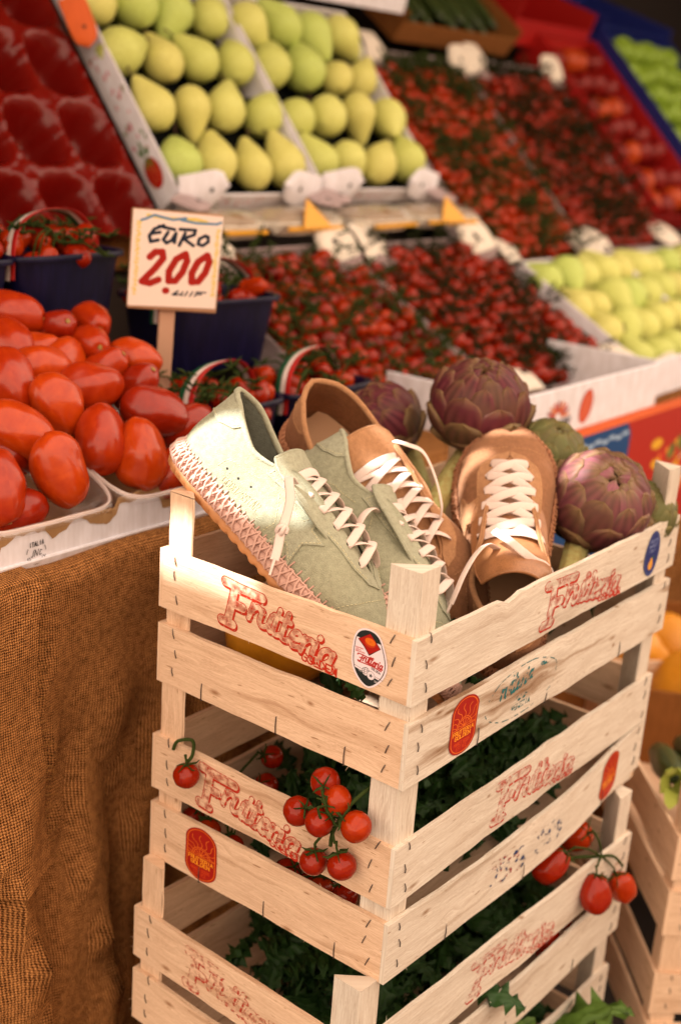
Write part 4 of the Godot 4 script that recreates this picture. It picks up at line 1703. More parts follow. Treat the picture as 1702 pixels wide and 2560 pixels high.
	k.runs([PackedVector2Array([Vector2(60, 140), Vector2(70, 146), Vector2(84, 96), Vector2(92, 88)]), PackedVector2Array([Vector2(88, 142), Vector2(102, 92), Vector2(116, 140), Vector2(132, 90)]), PackedVector2Array([Vector2(164, 102), Vector2(150, 98), Vector2(142, 118), Vector2(140, 138), Vector2(158, 134)])], Transform2D.IDENTITY, 3.2, blk)
	k.ring(Vector2(110, 116), 92, 92, 3.0, blk, 0, 0.35, PI - 0.35)
	k.ring(Vector2(110, 116), 92, 92, 3.0, blk, 0, PI + 0.1, PI + 0.5)
	k.ring(Vector2(110, 116), 92, 92, 3.0, blk, 0, -0.5, -0.1)
	for i in 11:
		var a := PI - 0.45 - i * 0.225
		k.line(PackedVector2Array([Vector2(110, 116) + Vector2(cos(a), sin(a)) * 68, Vector2(110, 116) + Vector2(cos(a + 0.05), sin(a + 0.05)) * 82]), 3.0, blk)
	PR.roundel = print_mat("carton_roundel", k.tex(), 0.7)
	# hand painted price
	k = Ink.new(430, 480, Color(0.90, 0.83, 0.79))
	var gn := noise(0.2, 71, 3)
	for y in 480:
		for x in 430:
			var g := gn.get_noise_2d(x, y) * 0.05
			k.dot(x, y, Color(0.84, 0.75, 0.69), clampf(0.25 + g * 6.0, 0, 0.6))
	var yl := Color(0.82, 0.72, 0.36)
	for q in [[Vector2(26, 60), Vector2(18, 300), Vector2(24, 420)], [Vector2(406, 70), Vector2(398, 300), Vector2(404, 410)]]:
		for i in 26:
			k.line(PackedVector2Array([(q[0] as Vector2).lerp(q[2], i / 25.0) + Vector2(rng.randf_range(-5, 3), 0), (q[0] as Vector2).lerp(q[2], i / 25.0) + Vector2(rng.randf_range(6, 14), rng.randf_range(-3, 3))]), 4.5, yl)
	k.runs([PackedVector2Array([Vector2(70, 26), Vector2(170, 34), Vector2(300, 26), Vector2(350, 34)])], Transform2D.IDENTITY, 8, yl)
	k.runs([PackedVector2Array([Vector2(40, 52), Vector2(60, 44), Vector2(100, 22), Vector2(190, 38), Vector2(250, 24)]), PackedVector2Array([Vector2(230, 36), Vector2(300, 44), Vector2(400, 40), Vector2(420, 30)])], Transform2D.IDENTITY, 6.5, Color(0.36, 0.50, 0.62))
	var nav := Color(0.10, 0.14, 0.20)
	var T := Transform2D(Vector2(1, 0), Vector2(0, 1), Vector2.ZERO)
	k.runs([PackedVector2Array([Vector2(146, 70), Vector2(104, 92), Vector2(82, 128), Vector2(90, 156), Vector2(126, 146)]), PackedVector2Array([Vector2(92, 116), Vector2(132, 106)]), PackedVector2Array([Vector2(126, 76), Vector2(200, 86)]),
		PackedVector2Array([Vector2(170, 102), Vector2(150, 142), Vector2(166, 158), Vector2(190, 142), Vector2(208, 104), Vector2(204, 152)]), PackedVector2Array([Vector2(252, 100), Vector2(228, 164)]), PackedVector2Array([Vector2(226, 82), Vector2(300, 80), Vector2(296, 104), Vector2(246, 128), Vector2(296, 160)]), PackedVector2Array([Vector2(352, 104), Vector2(322, 122), Vector2(318, 150), Vector2(340, 156), Vector2(366, 134), Vector2(364, 108), Vector2(346, 106)])], T, 8.5, nav)
	var rd := Color(0.60, 0.12, 0.08)
	k.runs([PackedVector2Array([Vector2(92, 232), Vector2(116, 206), Vector2(150, 204), Vector2(156, 236), Vector2(120, 288), Vector2(62, 356), Vector2(100, 364), Vector2(140, 344)]), PackedVector2Array([Vector2(262, 206), Vector2(220, 236), Vector2(188, 300), Vector2(190, 348), Vector2(222, 346), Vector2(254, 300), Vector2(272, 240), Vector2(262, 206)]), PackedVector2Array([Vector2(368, 204), Vector2(326, 240), Vector2(300, 300), Vector2(302, 348), Vector2(334, 344), Vector2(364, 296), Vector2(380, 236), Vector2(368, 204)])], T, 17.0, rd)
	k.disc(Vector2(180, 398), 19, 18, rd)
	k.runs([PackedVector2Array([Vector2(212, 416), Vector2(240, 396), Vector2(222, 418), Vector2(258, 412)]), PackedVector2Array([Vector2(262, 400), Vector2(258, 420)]), PackedVector2Array([Vector2(286, 398), Vector2(274, 420)]), PackedVector2Array([Vector2(312, 398), Vector2(298, 420)]), PackedVector2Array([Vector2(336, 398), Vector2(322, 420)]), PackedVector2Array([Vector2(330, 398), Vector2(376, 398)]), PackedVector2Array([Vector2(336, 410), Vector2(356, 408)])], T, 4.0, nav)
	PR.price = mat("price_paint", Color.WHITE, 0.75, 0.3)
	(PR.price as StandardMaterial3D).albedo_texture = k.tex()
	# strawberries and flowers on a pear carton
	k = Ink.new(512, 128)
	for i in 26:
		var q := Vector2(rng.randf_range(60, 330), rng.randf_range(10, 118))
		k.disc(q, rng.randf_range(3, 10), rng.randf_range(3, 8), [Color(0.80, 0.42, 0.52), Color(0.86, 0.58, 0.62), Color(0.36, 0.50, 0.22), Color(0.72, 0.24, 0.30)][i % 4], rng.randf() * 3)
	k.disc(Vector2(44, 60), 34, 48, Color(0.66, 0.12, 0.08))
	for i in 5:
		k.disc(Vector2(84, 60) + Vector2(cos(i * 1.3), sin(i * 1.3)) * 20, 14, 7, Color(0.28, 0.44, 0.16), i * 1.3)
	for i in 22:
		k.disc(Vector2(20 + (i * 37) % 50, 25 + (i * 23) % 72), 1.6, 2.4, Color(0.88, 0.66, 0.30))
	PR.berries = print_mat("berry_print", k.tex(), 0.55)
	# carton and box prints
	k = Ink.new(300, 160)
	for i in 9:
		var a := PI + PI * i / 8.0
		k.line(PackedVector2Array([Vector2(80, 92) + Vector2(cos(a), sin(a)) * 20, Vector2(80, 92) + Vector2(cos(a), sin(a)) * 54]), 6, [Color(0.76, 0.32, 0.24), Color(0.62, 0.20, 0.18), Color(0.80, 0.48, 0.30)][i % 3])
	k.runs(letters("ROSSIORO", 5.0), Transform2D(Vector2(3.3, 0), Vector2(0, -3.6), Vector2(22, 128)), 2.4, Color(0.24, 0.22, 0.28))
	k.disc(Vector2(230, 82), 34, 66, Color(0.72, 0.26, 0.16), 0.2)
	k.disc(Vector2(230, 82), 26, 56, Color(0.78, 0.36, 0.24), 0.2)
	PR.fan = print_mat("carton_fan_print", k.tex(), 0.6)
	k = Ink.new(640, 360, Color(0.66, 0.13, 0.05))
	k.fill(PackedVector2Array([Vector2(0, 0), Vector2(250, 0), Vector2(268, 30), Vector2(262, 360), Vector2(0, 360)]), Color(0.08, 0.26, 0.47))
	for i in 9:
		k.disc(Vector2(20 + i * 28, 26 + (i % 2) * 6), 14, 6, Color(0.62, 0.72, 0.82))
	k.disc(Vector2(190, 130), 22, 40, Color(0.60, 0.68, 0.72))
	k.disc(Vector2(190, 96), 14, 16, Color(0.70, 0.60, 0.52))
	for i in 12:
		k.disc(Vector2(60 + (i * 53) % 150, 190 + (i * 31) % 60), 22, 16, [Color(0.86, 0.84, 0.80), Color(0.66, 0.12, 0.10), Color(0.30, 0.50, 0.24)][i % 3])
	for i in 40:
		k.disc(Vector2(400 + (i * 67) % 190, 90 + (i * 41) % 190), 26, 15, [Color(0.86, 0.66, 0.16), Color(0.84, 0.40, 0.14), Color(0.84, 0.76, 0.66), Color(0.34, 0.42, 0.18), Color(0.72, 0.16, 0.10)][i % 5], i * 0.8)
	PR.box = mat("box_print", Color.WHITE, 0.4, 0.4)
	(PR.box as StandardMaterial3D).albedo_texture = k.tex()


# ------------------------------------------------------------------ the place
func sheet_mesh(p: PackedVector3Array, out: Vector3) -> MB:
	# four corners: lower left, lower right, upper left, upper right
	var b := MB.new()
	b.grid(PackedVector3Array([p[2], p[3], p[0], p[1]]), 2, 2, false, 1, 1, out)
	return b


func make_setting() -> void:
	var b := MB.new()
	var P := PackedVector3Array()
	for j in 2:
		for i in 2:
			P.append(Vector3(-40 + 80 * i, GROUND, -40 + 80 * j))
	b.grid(P, 2, 2, false, 1, 1, Vector3.UP)
	structure(part("pavement", b, M.pavement))
	# market hall walls behind and at the far end
	b = MB.new()
	b.box(Vector3(-1.95, 0.5, -1.6), Vector3(0.12, 2.46, 6.2), 0.005)
	tag(part("back_wall", b, M.backwall), "dark plastered wall behind the market stall", "wall")
	b = MB.new()
	b.box(Vector3(-0.75, 0.5, -4.76), Vector3(2.28, 2.46, 0.12), 0.005)
	tag(part("end_wall", b, M.backwall), "dark wall closing the far end of the market stall", "wall")
	# unseen low house front, added to cut low sky and deepen contrast
	var f := thing("sky_block_house", "unseen ochre house front added across the street to block low sky", "building", Transform3D(Basis.IDENTITY, Vector3(4.2, GROUND, -1.0)))
	b = MB.new()
	b.box(Vector3(0.25, 1.05, 0), Vector3(0.5, 2.1, 13.0), 0.01)
	part("wall", b, M.plaster, f)
	for k in 5:
		b = MB.new()
		b.box(Vector3(-0.004, 1.15, -5.0 + 2.5 * k), Vector3(0.05, 1.2, 0.9), 0.01)
		part("shutter", b, M.shutter, f)
	# the stall: a table and stepped shelves
	var o := thing("market_stall", "stepped wooden market stall under the fruit cartons", "stall")
	for e in [["table_top", Vector3(-0.98, -0.056, -1.9), Vector3(1.10, 0.024, 5.0)], ["shelf_step", Vector3(-1.42, 0.05, -1.9), Vector3(0.85, 0.16, 4.98)], ["back_panel", Vector3(-1.55, 0.30, -1.9), Vector3(0.5, 0.30, 4.96)]]:
		b = MB.new()
		b.box(e[1], e[2], 0.003)
		part(e[0], b, M.wood_plank, o)
	for z in [0.4, -1.3, -3.0, -4.3]:
		b = MB.new()
		b.box(Vector3(-0.50, (GROUND - 0.068) / 2, z), Vector3(0.05, -0.068 - GROUND, 0.05), 0.003)
		part("leg", b, M.wood_plank, o)
	# burlap over the table's front
	drape("burlap_cloth", "brown burlap cloth hanging over the front of the stall table", -2.9, 0.16, -0.415, 0.0, 5)
	drape("burlap_cloth", "second burlap panel overlapping the first at the left edge of the table", 0.074, 0.75, -0.392, 0.36, 9)


func drape(called: String, label: String, z0: float, z1: float, x: float, short: float, sd: int) -> void:
	var b := MB.new()
	var n := noise(1.0, sd, 2)
	var nu := int((z1 - z0) / 0.018) + 2
	var P := PackedVector3Array()
	var prof := []
	for k in 7:
		prof.append(Vector2(-0.10 + 0.0155 * k, 0.0))
	for k in 6:
		var a := PI / 2 * (k + 1) / 6.0
		prof.append(Vector2(-0.007 + 0.022 * sin(a), -0.022 + 0.022 * cos(a)))
	var bottom := GROUND + 0.01 if short == 0.0 else -0.35
	var nd := 34
	for k in nd:
		prof.append(Vector2(0.015, lerpf(-0.03, bottom + 0.04, (k + 1) / float(nd))))
	var run := 0.0
	var lens := [0.0]
	for j in range(1, prof.size()):
		run += (prof[j] as Vector2).distance_to(prof[j - 1])
		lens.append(run)
	var rows := prof.size()
	for j in rows:
		var q: Vector2 = prof[j]
		var down := clampf(-q.y / 0.6, 0, 1)
		for i in nu:
			var z := lerpf(z0, z1, i / float(nu - 1))
			var wob := n.get_noise_2d(z * 9.0, down * 0.9) * 0.045 * smoothstep(0.02, 0.5, down) + n.get_noise_2d(z * 3.0, 5.0) * 0.012
			wob += 0.026 * pow(1.0 - absf(n.get_noise_2d(z * 4.2 + down * 0.6, 60.0)) * 1.6, 5.0) * smoothstep(0.10, 0.55, down) if absf(n.get_noise_2d(z * 4.2 + down * 0.6, 60.0)) < 0.6 else 0.0
			wob += n.get_noise_2d(z * 24.0, down * 7.0 + 20.0) * 0.005
			var hump := n.get_noise_2d(z * 5.0, 11.0) * 0.006
			P.append(Vector3(x + q.x + wob * (1.0 if q.y < -0.005 else 0.2) + 0.018 * down, -0.040 + q.y + hump, z + n.get_noise_2d(z * 6.0, q.y * 5.0 + 33.0) * 0.010))
	b.grid(P, nu, rows, false, (z1 - z0) / 0.135, run / 0.135, Vector3(1, 0.6, 0))
	# even the weave along the run
	for j in rows:
		for i in nu:
			b.uv[j * nu + i] = Vector2((z1 - z0) * i / float(nu - 1), lens[j]) / 0.135
	var o := thing(called, label, "cloth")
	part("weave", b, M.burlap, o)
	# a hem and loose threads at the edges
	b = MB.new()
	var r := RandomNumberGenerator.new()
	r.seed = sd
	for e in [0, nu - 1]:
		if (e == 0) == (short != 0.0):
			for j in range(6, rows):
				if r.randf() < 0.8:
					var p := P[j * nu + e]
					var out := -1.0 if e == 0 else 1.0
					b.tube(PackedVector3Array([p, p + Vector3(0.002, r.randf_range(-0.003, 0.003), out * 0.006), p + Vector3(r.randf_range(-0.003, 0.005), r.randf_range(-0.012, 0.004), out * r.randf_range(0.008, 0.016))]), PackedFloat32Array([0.0007, 0.0006, 0.0003]), 4, false)
	if b.v.size():
		part("frayed_edge", b, M.burlap_fray, o)


func make_awning(sun: Vector3) -> void:
	# canvas roof over the stall; its holes are projected back from wanted sun patches
	var o := CSGBox3D.new()
	o.name = numbered("awning")
	o.size = Vector3(1.7, 0.004, 7.2)
	o.position = Vector3(-1.30, 1.5, -1.40)
	o.material = M.canvas
	add_child(o)
	tag(o, "tan canvas awning above the stall, with holes shaped to cast sun patches", "awning")
	for hole in sun_patches():
		var poly := PackedVector2Array()
		for q in hole:
			var t: float = (1.5 - q.y) / sun.y
			var w: Vector3 = q + sun * t
			poly.append(Vector2(w.x + 1.30, w.z + 1.40))
		var grown := Geometry2D.offset_polygon(poly, 0.007, Geometry2D.JOIN_ROUND)
		if grown.size():
			poly = grown[0]
		var c := CSGPolygon3D.new()
		c.operation = CSGShape3D.OPERATION_SUBTRACTION
		c.polygon = poly
		c.depth = 0.2
		c.rotation.x = PI / 2
		c.position.y = -0.1
		c.name = "sun_patch_hole"
		o.add_child(c, true)


func sun_patches() -> Array:  # outlines of the wanted sun patches on shoes, boards and artichokes
	return [
		[Vector3(-0.303, 0.023, 0.000), Vector3(-0.278, 0.038, 0.000), Vector3(-0.264, 0.037, 0.000), Vector3(-0.258, 0.010, 0.000), Vector3(-0.197, 0.006, 0.000), Vector3(-0.177, -0.005, 0.000), Vector3(-0.216, -0.014, -0.000), Vector3(-0.257, -0.013, 0.000), Vector3(-0.301, -0.017, -0.000)],
		[Vector3(-0.315, 0.097, -0.022), Vector3(-0.307, 0.112, -0.028), Vector3(-0.279, 0.131, -0.041), Vector3(-0.250, 0.132, -0.049), Vector3(-0.208, 0.099, -0.049), Vector3(-0.189, 0.068, -0.044), Vector3(-0.191, 0.052, -0.038), Vector3(-0.221, 0.046, -0.029), Vector3(-0.253, 0.054, -0.024), Vector3(-0.287, 0.070, -0.020)],
		[Vector3(-0.188, 0.088, -0.050), Vector3(-0.182, 0.088, -0.052), Vector3(-0.173, 0.057, -0.044), Vector3(-0.178, 0.050, -0.041), Vector3(-0.186, 0.064, -0.043)],
		[Vector3(-0.205, 0.087, -0.184), Vector3(-0.192, 0.099, -0.198), Vector3(-0.180, 0.107, -0.211), Vector3(-0.172, 0.104, -0.216), Vector3(-0.160, 0.078, -0.214), Vector3(-0.167, 0.072, -0.207), Vector3(-0.179, 0.086, -0.203), Vector3(-0.195, 0.074, -0.187)],
		[Vector3(-0.231, 0.122, -0.205), Vector3(-0.223, 0.119, -0.209), Vector3(-0.197, 0.102, -0.222), Vector3(-0.197, 0.097, -0.220), Vector3(-0.216, 0.109, -0.211)],
		[Vector3(-0.083, 0.048, -0.234), Vector3(-0.043, 0.055, -0.267), Vector3(-0.026, 0.011, -0.262), Vector3(-0.033, -0.005, -0.251), Vector3(-0.053, -0.015, -0.231), Vector3(-0.072, 0.014, -0.228)],
		[Vector3(-0.166, 0.021, -0.305), Vector3(-0.168, 0.048, -0.314), Vector3(-0.162, 0.067, -0.327), Vector3(-0.155, 0.077, -0.336), Vector3(-0.155, 0.060, -0.330), Vector3(-0.160, 0.038, -0.317), Vector3(-0.160, 0.022, -0.310)],
		[Vector3(-0.172, 0.075, -0.375), Vector3(-0.160, 0.082, -0.387), Vector3(-0.141, 0.082, -0.401), Vector3(-0.138, 0.080, -0.402), Vector3(-0.163, 0.076, -0.383)],
		[Vector3(-0.079, 0.047, -0.421), Vector3(-0.068, 0.057, -0.434), Vector3(-0.056, 0.054, -0.442), Vector3(-0.048, 0.033, -0.439), Vector3(-0.036, 0.012, -0.440), Vector3(-0.042, 0.000, -0.430), Vector3(-0.061, 0.004, -0.417), Vector3(-0.072, 0.028, -0.419)],
		[Vector3(-0.056, 0.050, -0.585), Vector3(-0.042, 0.052, -0.596), Vector3(-0.035, 0.026, -0.590), Vector3(-0.044, 0.022, -0.582), Vector3(-0.047, 0.007, -0.574)],
		[Vector3(-0.178, 0.083, -0.321), Vector3(-0.163, 0.084, -0.333), Vector3(-0.159, 0.076, -0.333), Vector3(-0.165, 0.068, -0.324), Vector3(-0.176, 0.071, -0.318)],
	]


func cherries(o: Vector3, U: Vector3, V: Vector3, N: Vector3, w: float, l: float, sd: int, r0 := 0.0148) -> Array:
	var r := RandomNumberGenerator.new()
	r.seed = sd
	var out := []
	var pitch := r0 * 2.02
	for j in int(l / pitch * 1.08):
		for i in int(w / pitch):
			var s := r.randf_range(0.78, 1.12)
			var p := o + U * (pitch * (i + 0.5 + 0.5 * (j % 2)) + r.randf_range(-0.006, 0.006)) + V * (pitch * 0.92 * (j + 0.6) + r.randf_range(-0.006, 0.006)) + N * r.randf_range(-0.007, 0.010)
			var q := p - o
			if q.dot(U) > w - 0.012 or q.dot(V) > l - 0.012:
				continue
			out.append(Transform3D(Basis.from_euler(Vector3(r.randf() * TAU, r.randf() * TAU, r.randf() * TAU)).scaled(Vector3.ONE * s), p))
	return out


func tomato_tray(label: String, o: Vector3, V: Vector3, w: float, l: float, sd: int, single: bool, tomato_label: String) -> void:
	var U := Vector3(0, 0, -1)
	var N := U.cross(V)
	var base := o - N * 0.050
	var c := carton("tomato_carton", label, "carton", base, U, V, w, l, 0.055, 0.046, M.card_grey, M.card_brown)
	for f in [0.0, l - 0.05]:
		for e in [[0.0, 1.0], [w, -1.0]]:
			var q: Vector3 = o + U * e[0] + V * (f + 0.02) + N * 0.033
			corner_flap(c, q, (U * e[1] + N * 0.06).normalized(), (N + V * (0.25 if f == 0.0 else -0.35)).normalized(), 0.085, 0.088, 0.16, M.card_cream)
			q = o + U * (e[0] + e[1] * 0.045) + V * (f - 0.024) + N * 0.028
			corner_flap(c, q, (-N - V * 0.25 - U * e[1] * 0.25).normalized(), (-V * 0.9 + N * 0.3).normalized(), 0.060, 0.062, 0.0, M.card_grey)
	var where := cherries(o + V * 0.006, U, V, N, w, l - 0.02, sd)
	var balls := []
	for k in 6:
		balls.append(ball_mesh(sd + k, 0.0156 if sd < 1020 else 0.0146, [0.94, 1.0, 1.12][k % 3], 14, 10).mesh())
	var r := RandomNumberGenerator.new()
	r.seed = sd + 9
	if single:
		for t in where:
			var m := put("cherry_tomato", balls[r.randi() % 6], M["cherry_%d" % [0, 0, 1, 2][r.randi() % 4]], null, t)
			tag(m, tomato_label, "tomato", tomato_label.replace("small red cherry tomato", "cherry tomatoes"))
	else:
		var mm := MultiMesh.new()
		mm.transform_format = MultiMesh.TRANSFORM_3D
		mm.mesh = balls[0]
		mm.instance_count = where.size()
		for i in where.size():
			mm.set_instance_transform(i, where[i])
		var mi := MultiMeshInstance3D.new()
		mi.name = numbered("cherry_tomatoes")
		mi.multimesh = mm
		mi.material_override = M["cherry_%d" % [0, 1][sd % 2]]
		add_child(mi)
		mi.set_meta("kind", "stuff")
		tag(mi, tomato_label, "tomatoes")
	var vm := MultiMesh.new()
	vm.transform_format = MultiMesh.TRANSFORM_3D
	var spray := MB.new()
	for k in 2:
		spray.add(vine_spray(sd + k), Transform3D(Basis.IDENTITY, Vector3(0.01 * k, 0, 0.012 * k)))
	vm.mesh = spray.mesh()
	var cnt := int(w * l * (560 if sd < 1020 else 850))
	vm.instance_count = cnt
	for i in cnt:
		var p := o + U * r.randf_range(0.01, w - 0.01) + V * r.randf_range(0.01, l - 0.015) + N * r.randf_range(0.004, 0.016)
		vm.set_instance_transform(i, Transform3D(Basis.from_euler(Vector3(r.randf_range(-0.8, 0.8), r.randf() * TAU, r.randf_range(-0.9, 0.9))).scaled(Vector3.ONE * r.randf_range(0.8, 1.3)), p))
	var vi := MultiMeshInstance3D.new()
	vi.name = numbered("tomato_vines")
	vi.multimesh = vm
	vi.material_override = M.vine if sd % 2 else M.vine_dark
	add_child(vi)
	vi.set_meta("kind", "stuff")
	tag(vi, "tangle of thin green tomato vines lying in the " + label.split(",")[0], "vines")


func pear_tray(label: String, fruit: String, o: Vector3, V: Vector3, w: float, l: float, nx: int, ny: int, sd: int, protos: Array, printed: bool) -> void:
	var U := Vector3(0, 0, -1)
	var N := U.cross(V)
	var base := o - N * 0.042
	var c := carton("pear_carton", label, "carton", base, U, V, w, l, 0.056, 0.044, M.card_white, M.liner)
	var bs := Basis(U, V, N)
	if printed:
		part("printed_panel", sheet_mesh(PackedVector3Array([Vector3(-0.0004, 0.02, 0.004), Vector3(-0.0004, 0.02, 0.052), Vector3(-0.0004, l - 0.01, 0.004), Vector3(-0.0004, l - 0.01, 0.052)]), Vector3(-1, 0, 0)), PR.berries, c, Transform3D(bs, Vector3.ZERO)).mesh = print_side(l)
		part("front_print", sheet_mesh(PackedVector3Array([Vector3(0.06, -0.0004, 0.004), Vector3(w - 0.05, -0.0004, 0.004), Vector3(0.06, -0.0004, 0.042), Vector3(w - 0.05, -0.0004, 0.042)]), Vector3(0, -1, 0)), PR.berries, c, Transform3D(bs, Vector3.ZERO))
	var fm: Material = M.card_white if printed else M.card_cream
	for e in [[0.004, 1.0], [w - 0.004, -1.0]]:
		corner_flap(c, o + U * e[0] + N * 0.006 - V * 0.004, (U * e[1] + N * 0.25).normalized(), (N * 0.55 - V * 0.85).normalized(), 0.105, 0.062, 0.05, fm)
		corner_flap(c, o + U * e[0] + N * 0.010, (U * e[1] * 0.35 + N * 0.55 - V * 0.8).normalized(), (N * 0.8 + V * 0.55).normalized(), 0.055, 0.060, 0.0, M.card_grey)
	# dark moulded liner with a lip between the rows
	var b := MB.new()
	for j in ny + 1:
		b.box(Vector3(w / 2, 0.012 + (l - 0.024) * j / ny, 0.012), Vector3(w - 0.012, 0.006, 0.018), 0.002)
	part("liner", b, M.liner, c, Transform3D(bs, Vector3.ZERO))
	var r := RandomNumberGenerator.new()
	r.seed = sd
	for j in ny:
		for i in nx:
			var p := o + U * (w * (i + 0.5) / nx + r.randf_range(-0.006, 0.006)) + V * ((l - 0.02) * (j + 0.5) / ny + 0.012 + r.randf_range(-0.007, 0.007)) + N * r.randf_range(-0.004, 0.006)
			var lean := r.randf_range(-0.75, 0.75)
			var dirs := [V, -V, V, V - N * 0.5, V * 0.5 + U * 0.8, -V * 0.8 - N * 0.4]
			var ax: Vector3 = (dirs[r.randi() % 6] as Vector3 + U * lean + N * r.randf_range(-0.12, 0.2)).normalized()
			copy(protos[r.randi() % protos.size()], spun(p, ax, r.randf() * TAU, r.randf_range(0.98, 1.12)), "%s, %s in the %s row" % [fruit, (["leftmost", "second", "third", "rightmost"] if nx == 4 else ["leftmost", "second", "middle", "fourth", "rightmost"])[i], ["bottom", "second lowest", "third lowest", "top"][j]], fruit.replace("green-yellow pear", "green-yellow pears"))


func print_side(l: float) -> ArrayMesh:
	var b := MB.new()
	b.grid(PackedVector3Array([Vector3(-0.0004, 0.02, 0.004), Vector3(-0.0004, l - 0.01, 0.004), Vector3(-0.0004, 0.02, 0.052), Vector3(-0.0004, l - 0.01, 0.052)]), 2, 2, false, 1, 1, Vector3(-1, 0, 0))
	return b.mesh()


func _ready() -> void:
	rng.seed = 4242
	# camera
	var cam := Camera3D.new()
	cam.name = "camera"
	cam.position = Vector3(0.5215, 0.4151, 0.8071)
	cam.rotation = Vector3(-0.3112, 0.6471, 0.0737)
	var lens := CameraAttributesPhysical.new()
	lens.frustum_focal_length = 43.34
	lens.frustum_focus_distance = 1.13
	lens.exposure_aperture = 3.6
	lens.frustum_near = 0.05
	lens.frustum_far = 120.0
	cam.attributes = lens
	cam.keep_aspect = Camera3D.KEEP_HEIGHT
	cam.fov = 43.97
	cam.near = 0.05
	cam.far = 120.0
	add_child(cam)
	cam.current = true
	# sky, sun, exposure
	var sky := ProceduralSkyMaterial.new()
	sky.sky_top_color = Color(0.86, 0.765, 0.68)
	sky.sky_horizon_color = Color(1.0, 0.874, 0.743)
	sky.sky_curve = 0.2
	sky.ground_bottom_color = Color(0.30, 0.25, 0.21)
	sky.ground_horizon_color = Color(0.55, 0.46, 0.38)
	sky.sky_energy_multiplier = 1.0
	var e := Environment.new()
	e.background_mode = Environment.BG_SKY
	e.sky = Sky.new()
	e.sky.sky_material = sky
	e.tonemap_mode = Environment.TONE_MAPPER_LINEAR
	e.tonemap_exposure = 3.95
	e.sdfgi_enabled = true
	e.ssao_enabled = true
	e.ssil_enabled = true
	var we := WorldEnvironment.new()
	we.name = "world"
	we.environment = e
	add_child(we)
	var to_sun := Vector3(-0.42, 0.80, 0.60).normalized()
	var sun := DirectionalLight3D.new()
	sun.name = "sun"
	sun.light_energy = 1.2
	sun.light_color = Color(1.0, 0.99, 0.98)
	sun.light_angular_distance = 0.45
	sun.shadow_enabled = true
	add_child(sun)
	sun.look_at_from_position(to_sun * 8.0, Vector3.ZERO, Vector3.UP)

	make_materials()
	var core := mat("bract_core", Color(0.22, 0.12, 0.12), 0.7)
	make_prints()
	make_setting()
	make_awning(to_sun)
	make_crates()
	make_shoes()
	make_crate_produce()
	make_table_produce()
	make_shelf_produce()
	make_right_side()


func make_crates() -> void:
	var g := "wooden fruit crates in the main stack"
	var c1 := make_crate("topmost slatted wooden crate of the main stack, holding the four suede sneakers", Transform3D.IDENTITY, 1, g, 0.0, true, 0.150)
	var c2 := make_crate("second slatted wooden crate of the main stack, with cherry tomatoes hanging from its front", Transform3D(Basis(Vector3.UP, 0.0045), Vector3(0.0003, -0.1963, 0.0022)), 2, g, 0.016)
	var c3 := make_crate("third slatted wooden crate of the main stack, with oval tomatoes hanging at its side", Transform3D(Basis(Vector3.UP, -0.034), Vector3(-0.0024, -0.3905, 0.0307)), 3, g, 0.004)
	var c4 := make_crate("bottom slatted wooden crate of the main stack, standing on the pavement", Transform3D(Basis(Vector3.UP, -0.02), Vector3(-0.001, -0.5868, 0.022)), 4, g)
	stuck(c1.upper_front, "stamp_print", 0.066, 0.228, -0.02, 0.98, PR.stamp_0)
	stuck(c1.upper_front, "sticker", 0.2275, 0.2690, 0.02, 0.95, PR.seal, 0.0007)
	stuck(c1.upper_right, "stamp_print", 0.200, 0.400, -0.02, 0.98, PR.stamp_2)
	stuck(c1.upper_right, "sticker", 0.434, 0.472, 0.04, 0.94, PR.blue_oval, 0.0007)
	stuck(c1.lower_right, "sticker", 0.066, 0.112, 0.02, 0.99, PR.pill, 0.0007)
	stuck(c1.lower_right, "stamp_print", 0.122, 0.262, 0.04, 0.98, PR.teal)
	stuck(c2.upper_front, "stamp_print", 0.050, 0.205, -0.04, 0.96, PR.stamp_1)
	stuck(c2.lower_front, "sticker", 0.045, 0.090, 0.02, 0.98, PR.pill, 0.0007)
	stuck(c2.upper_right, "stamp_print", 0.155, 0.350, 0.0, 1.0, PR.stamp_3)
	stuck(c2.lower_right, "sticker", 0.415, 0.455, 0.03, 0.98, PR.pill, 0.0007)
	stuck(c2.lower_right, "stamp_print", 0.170, 0.330, 0.15, 0.85, PR.smudge)
	stuck(c3.upper_front, "stamp_print", 0.062, 0.225, -0.05, 0.95, PR.stamp_4)
	stuck(c3.upper_right, "stamp_print", 0.170, 0.365, -0.04, 0.94, PR.stamp_5)


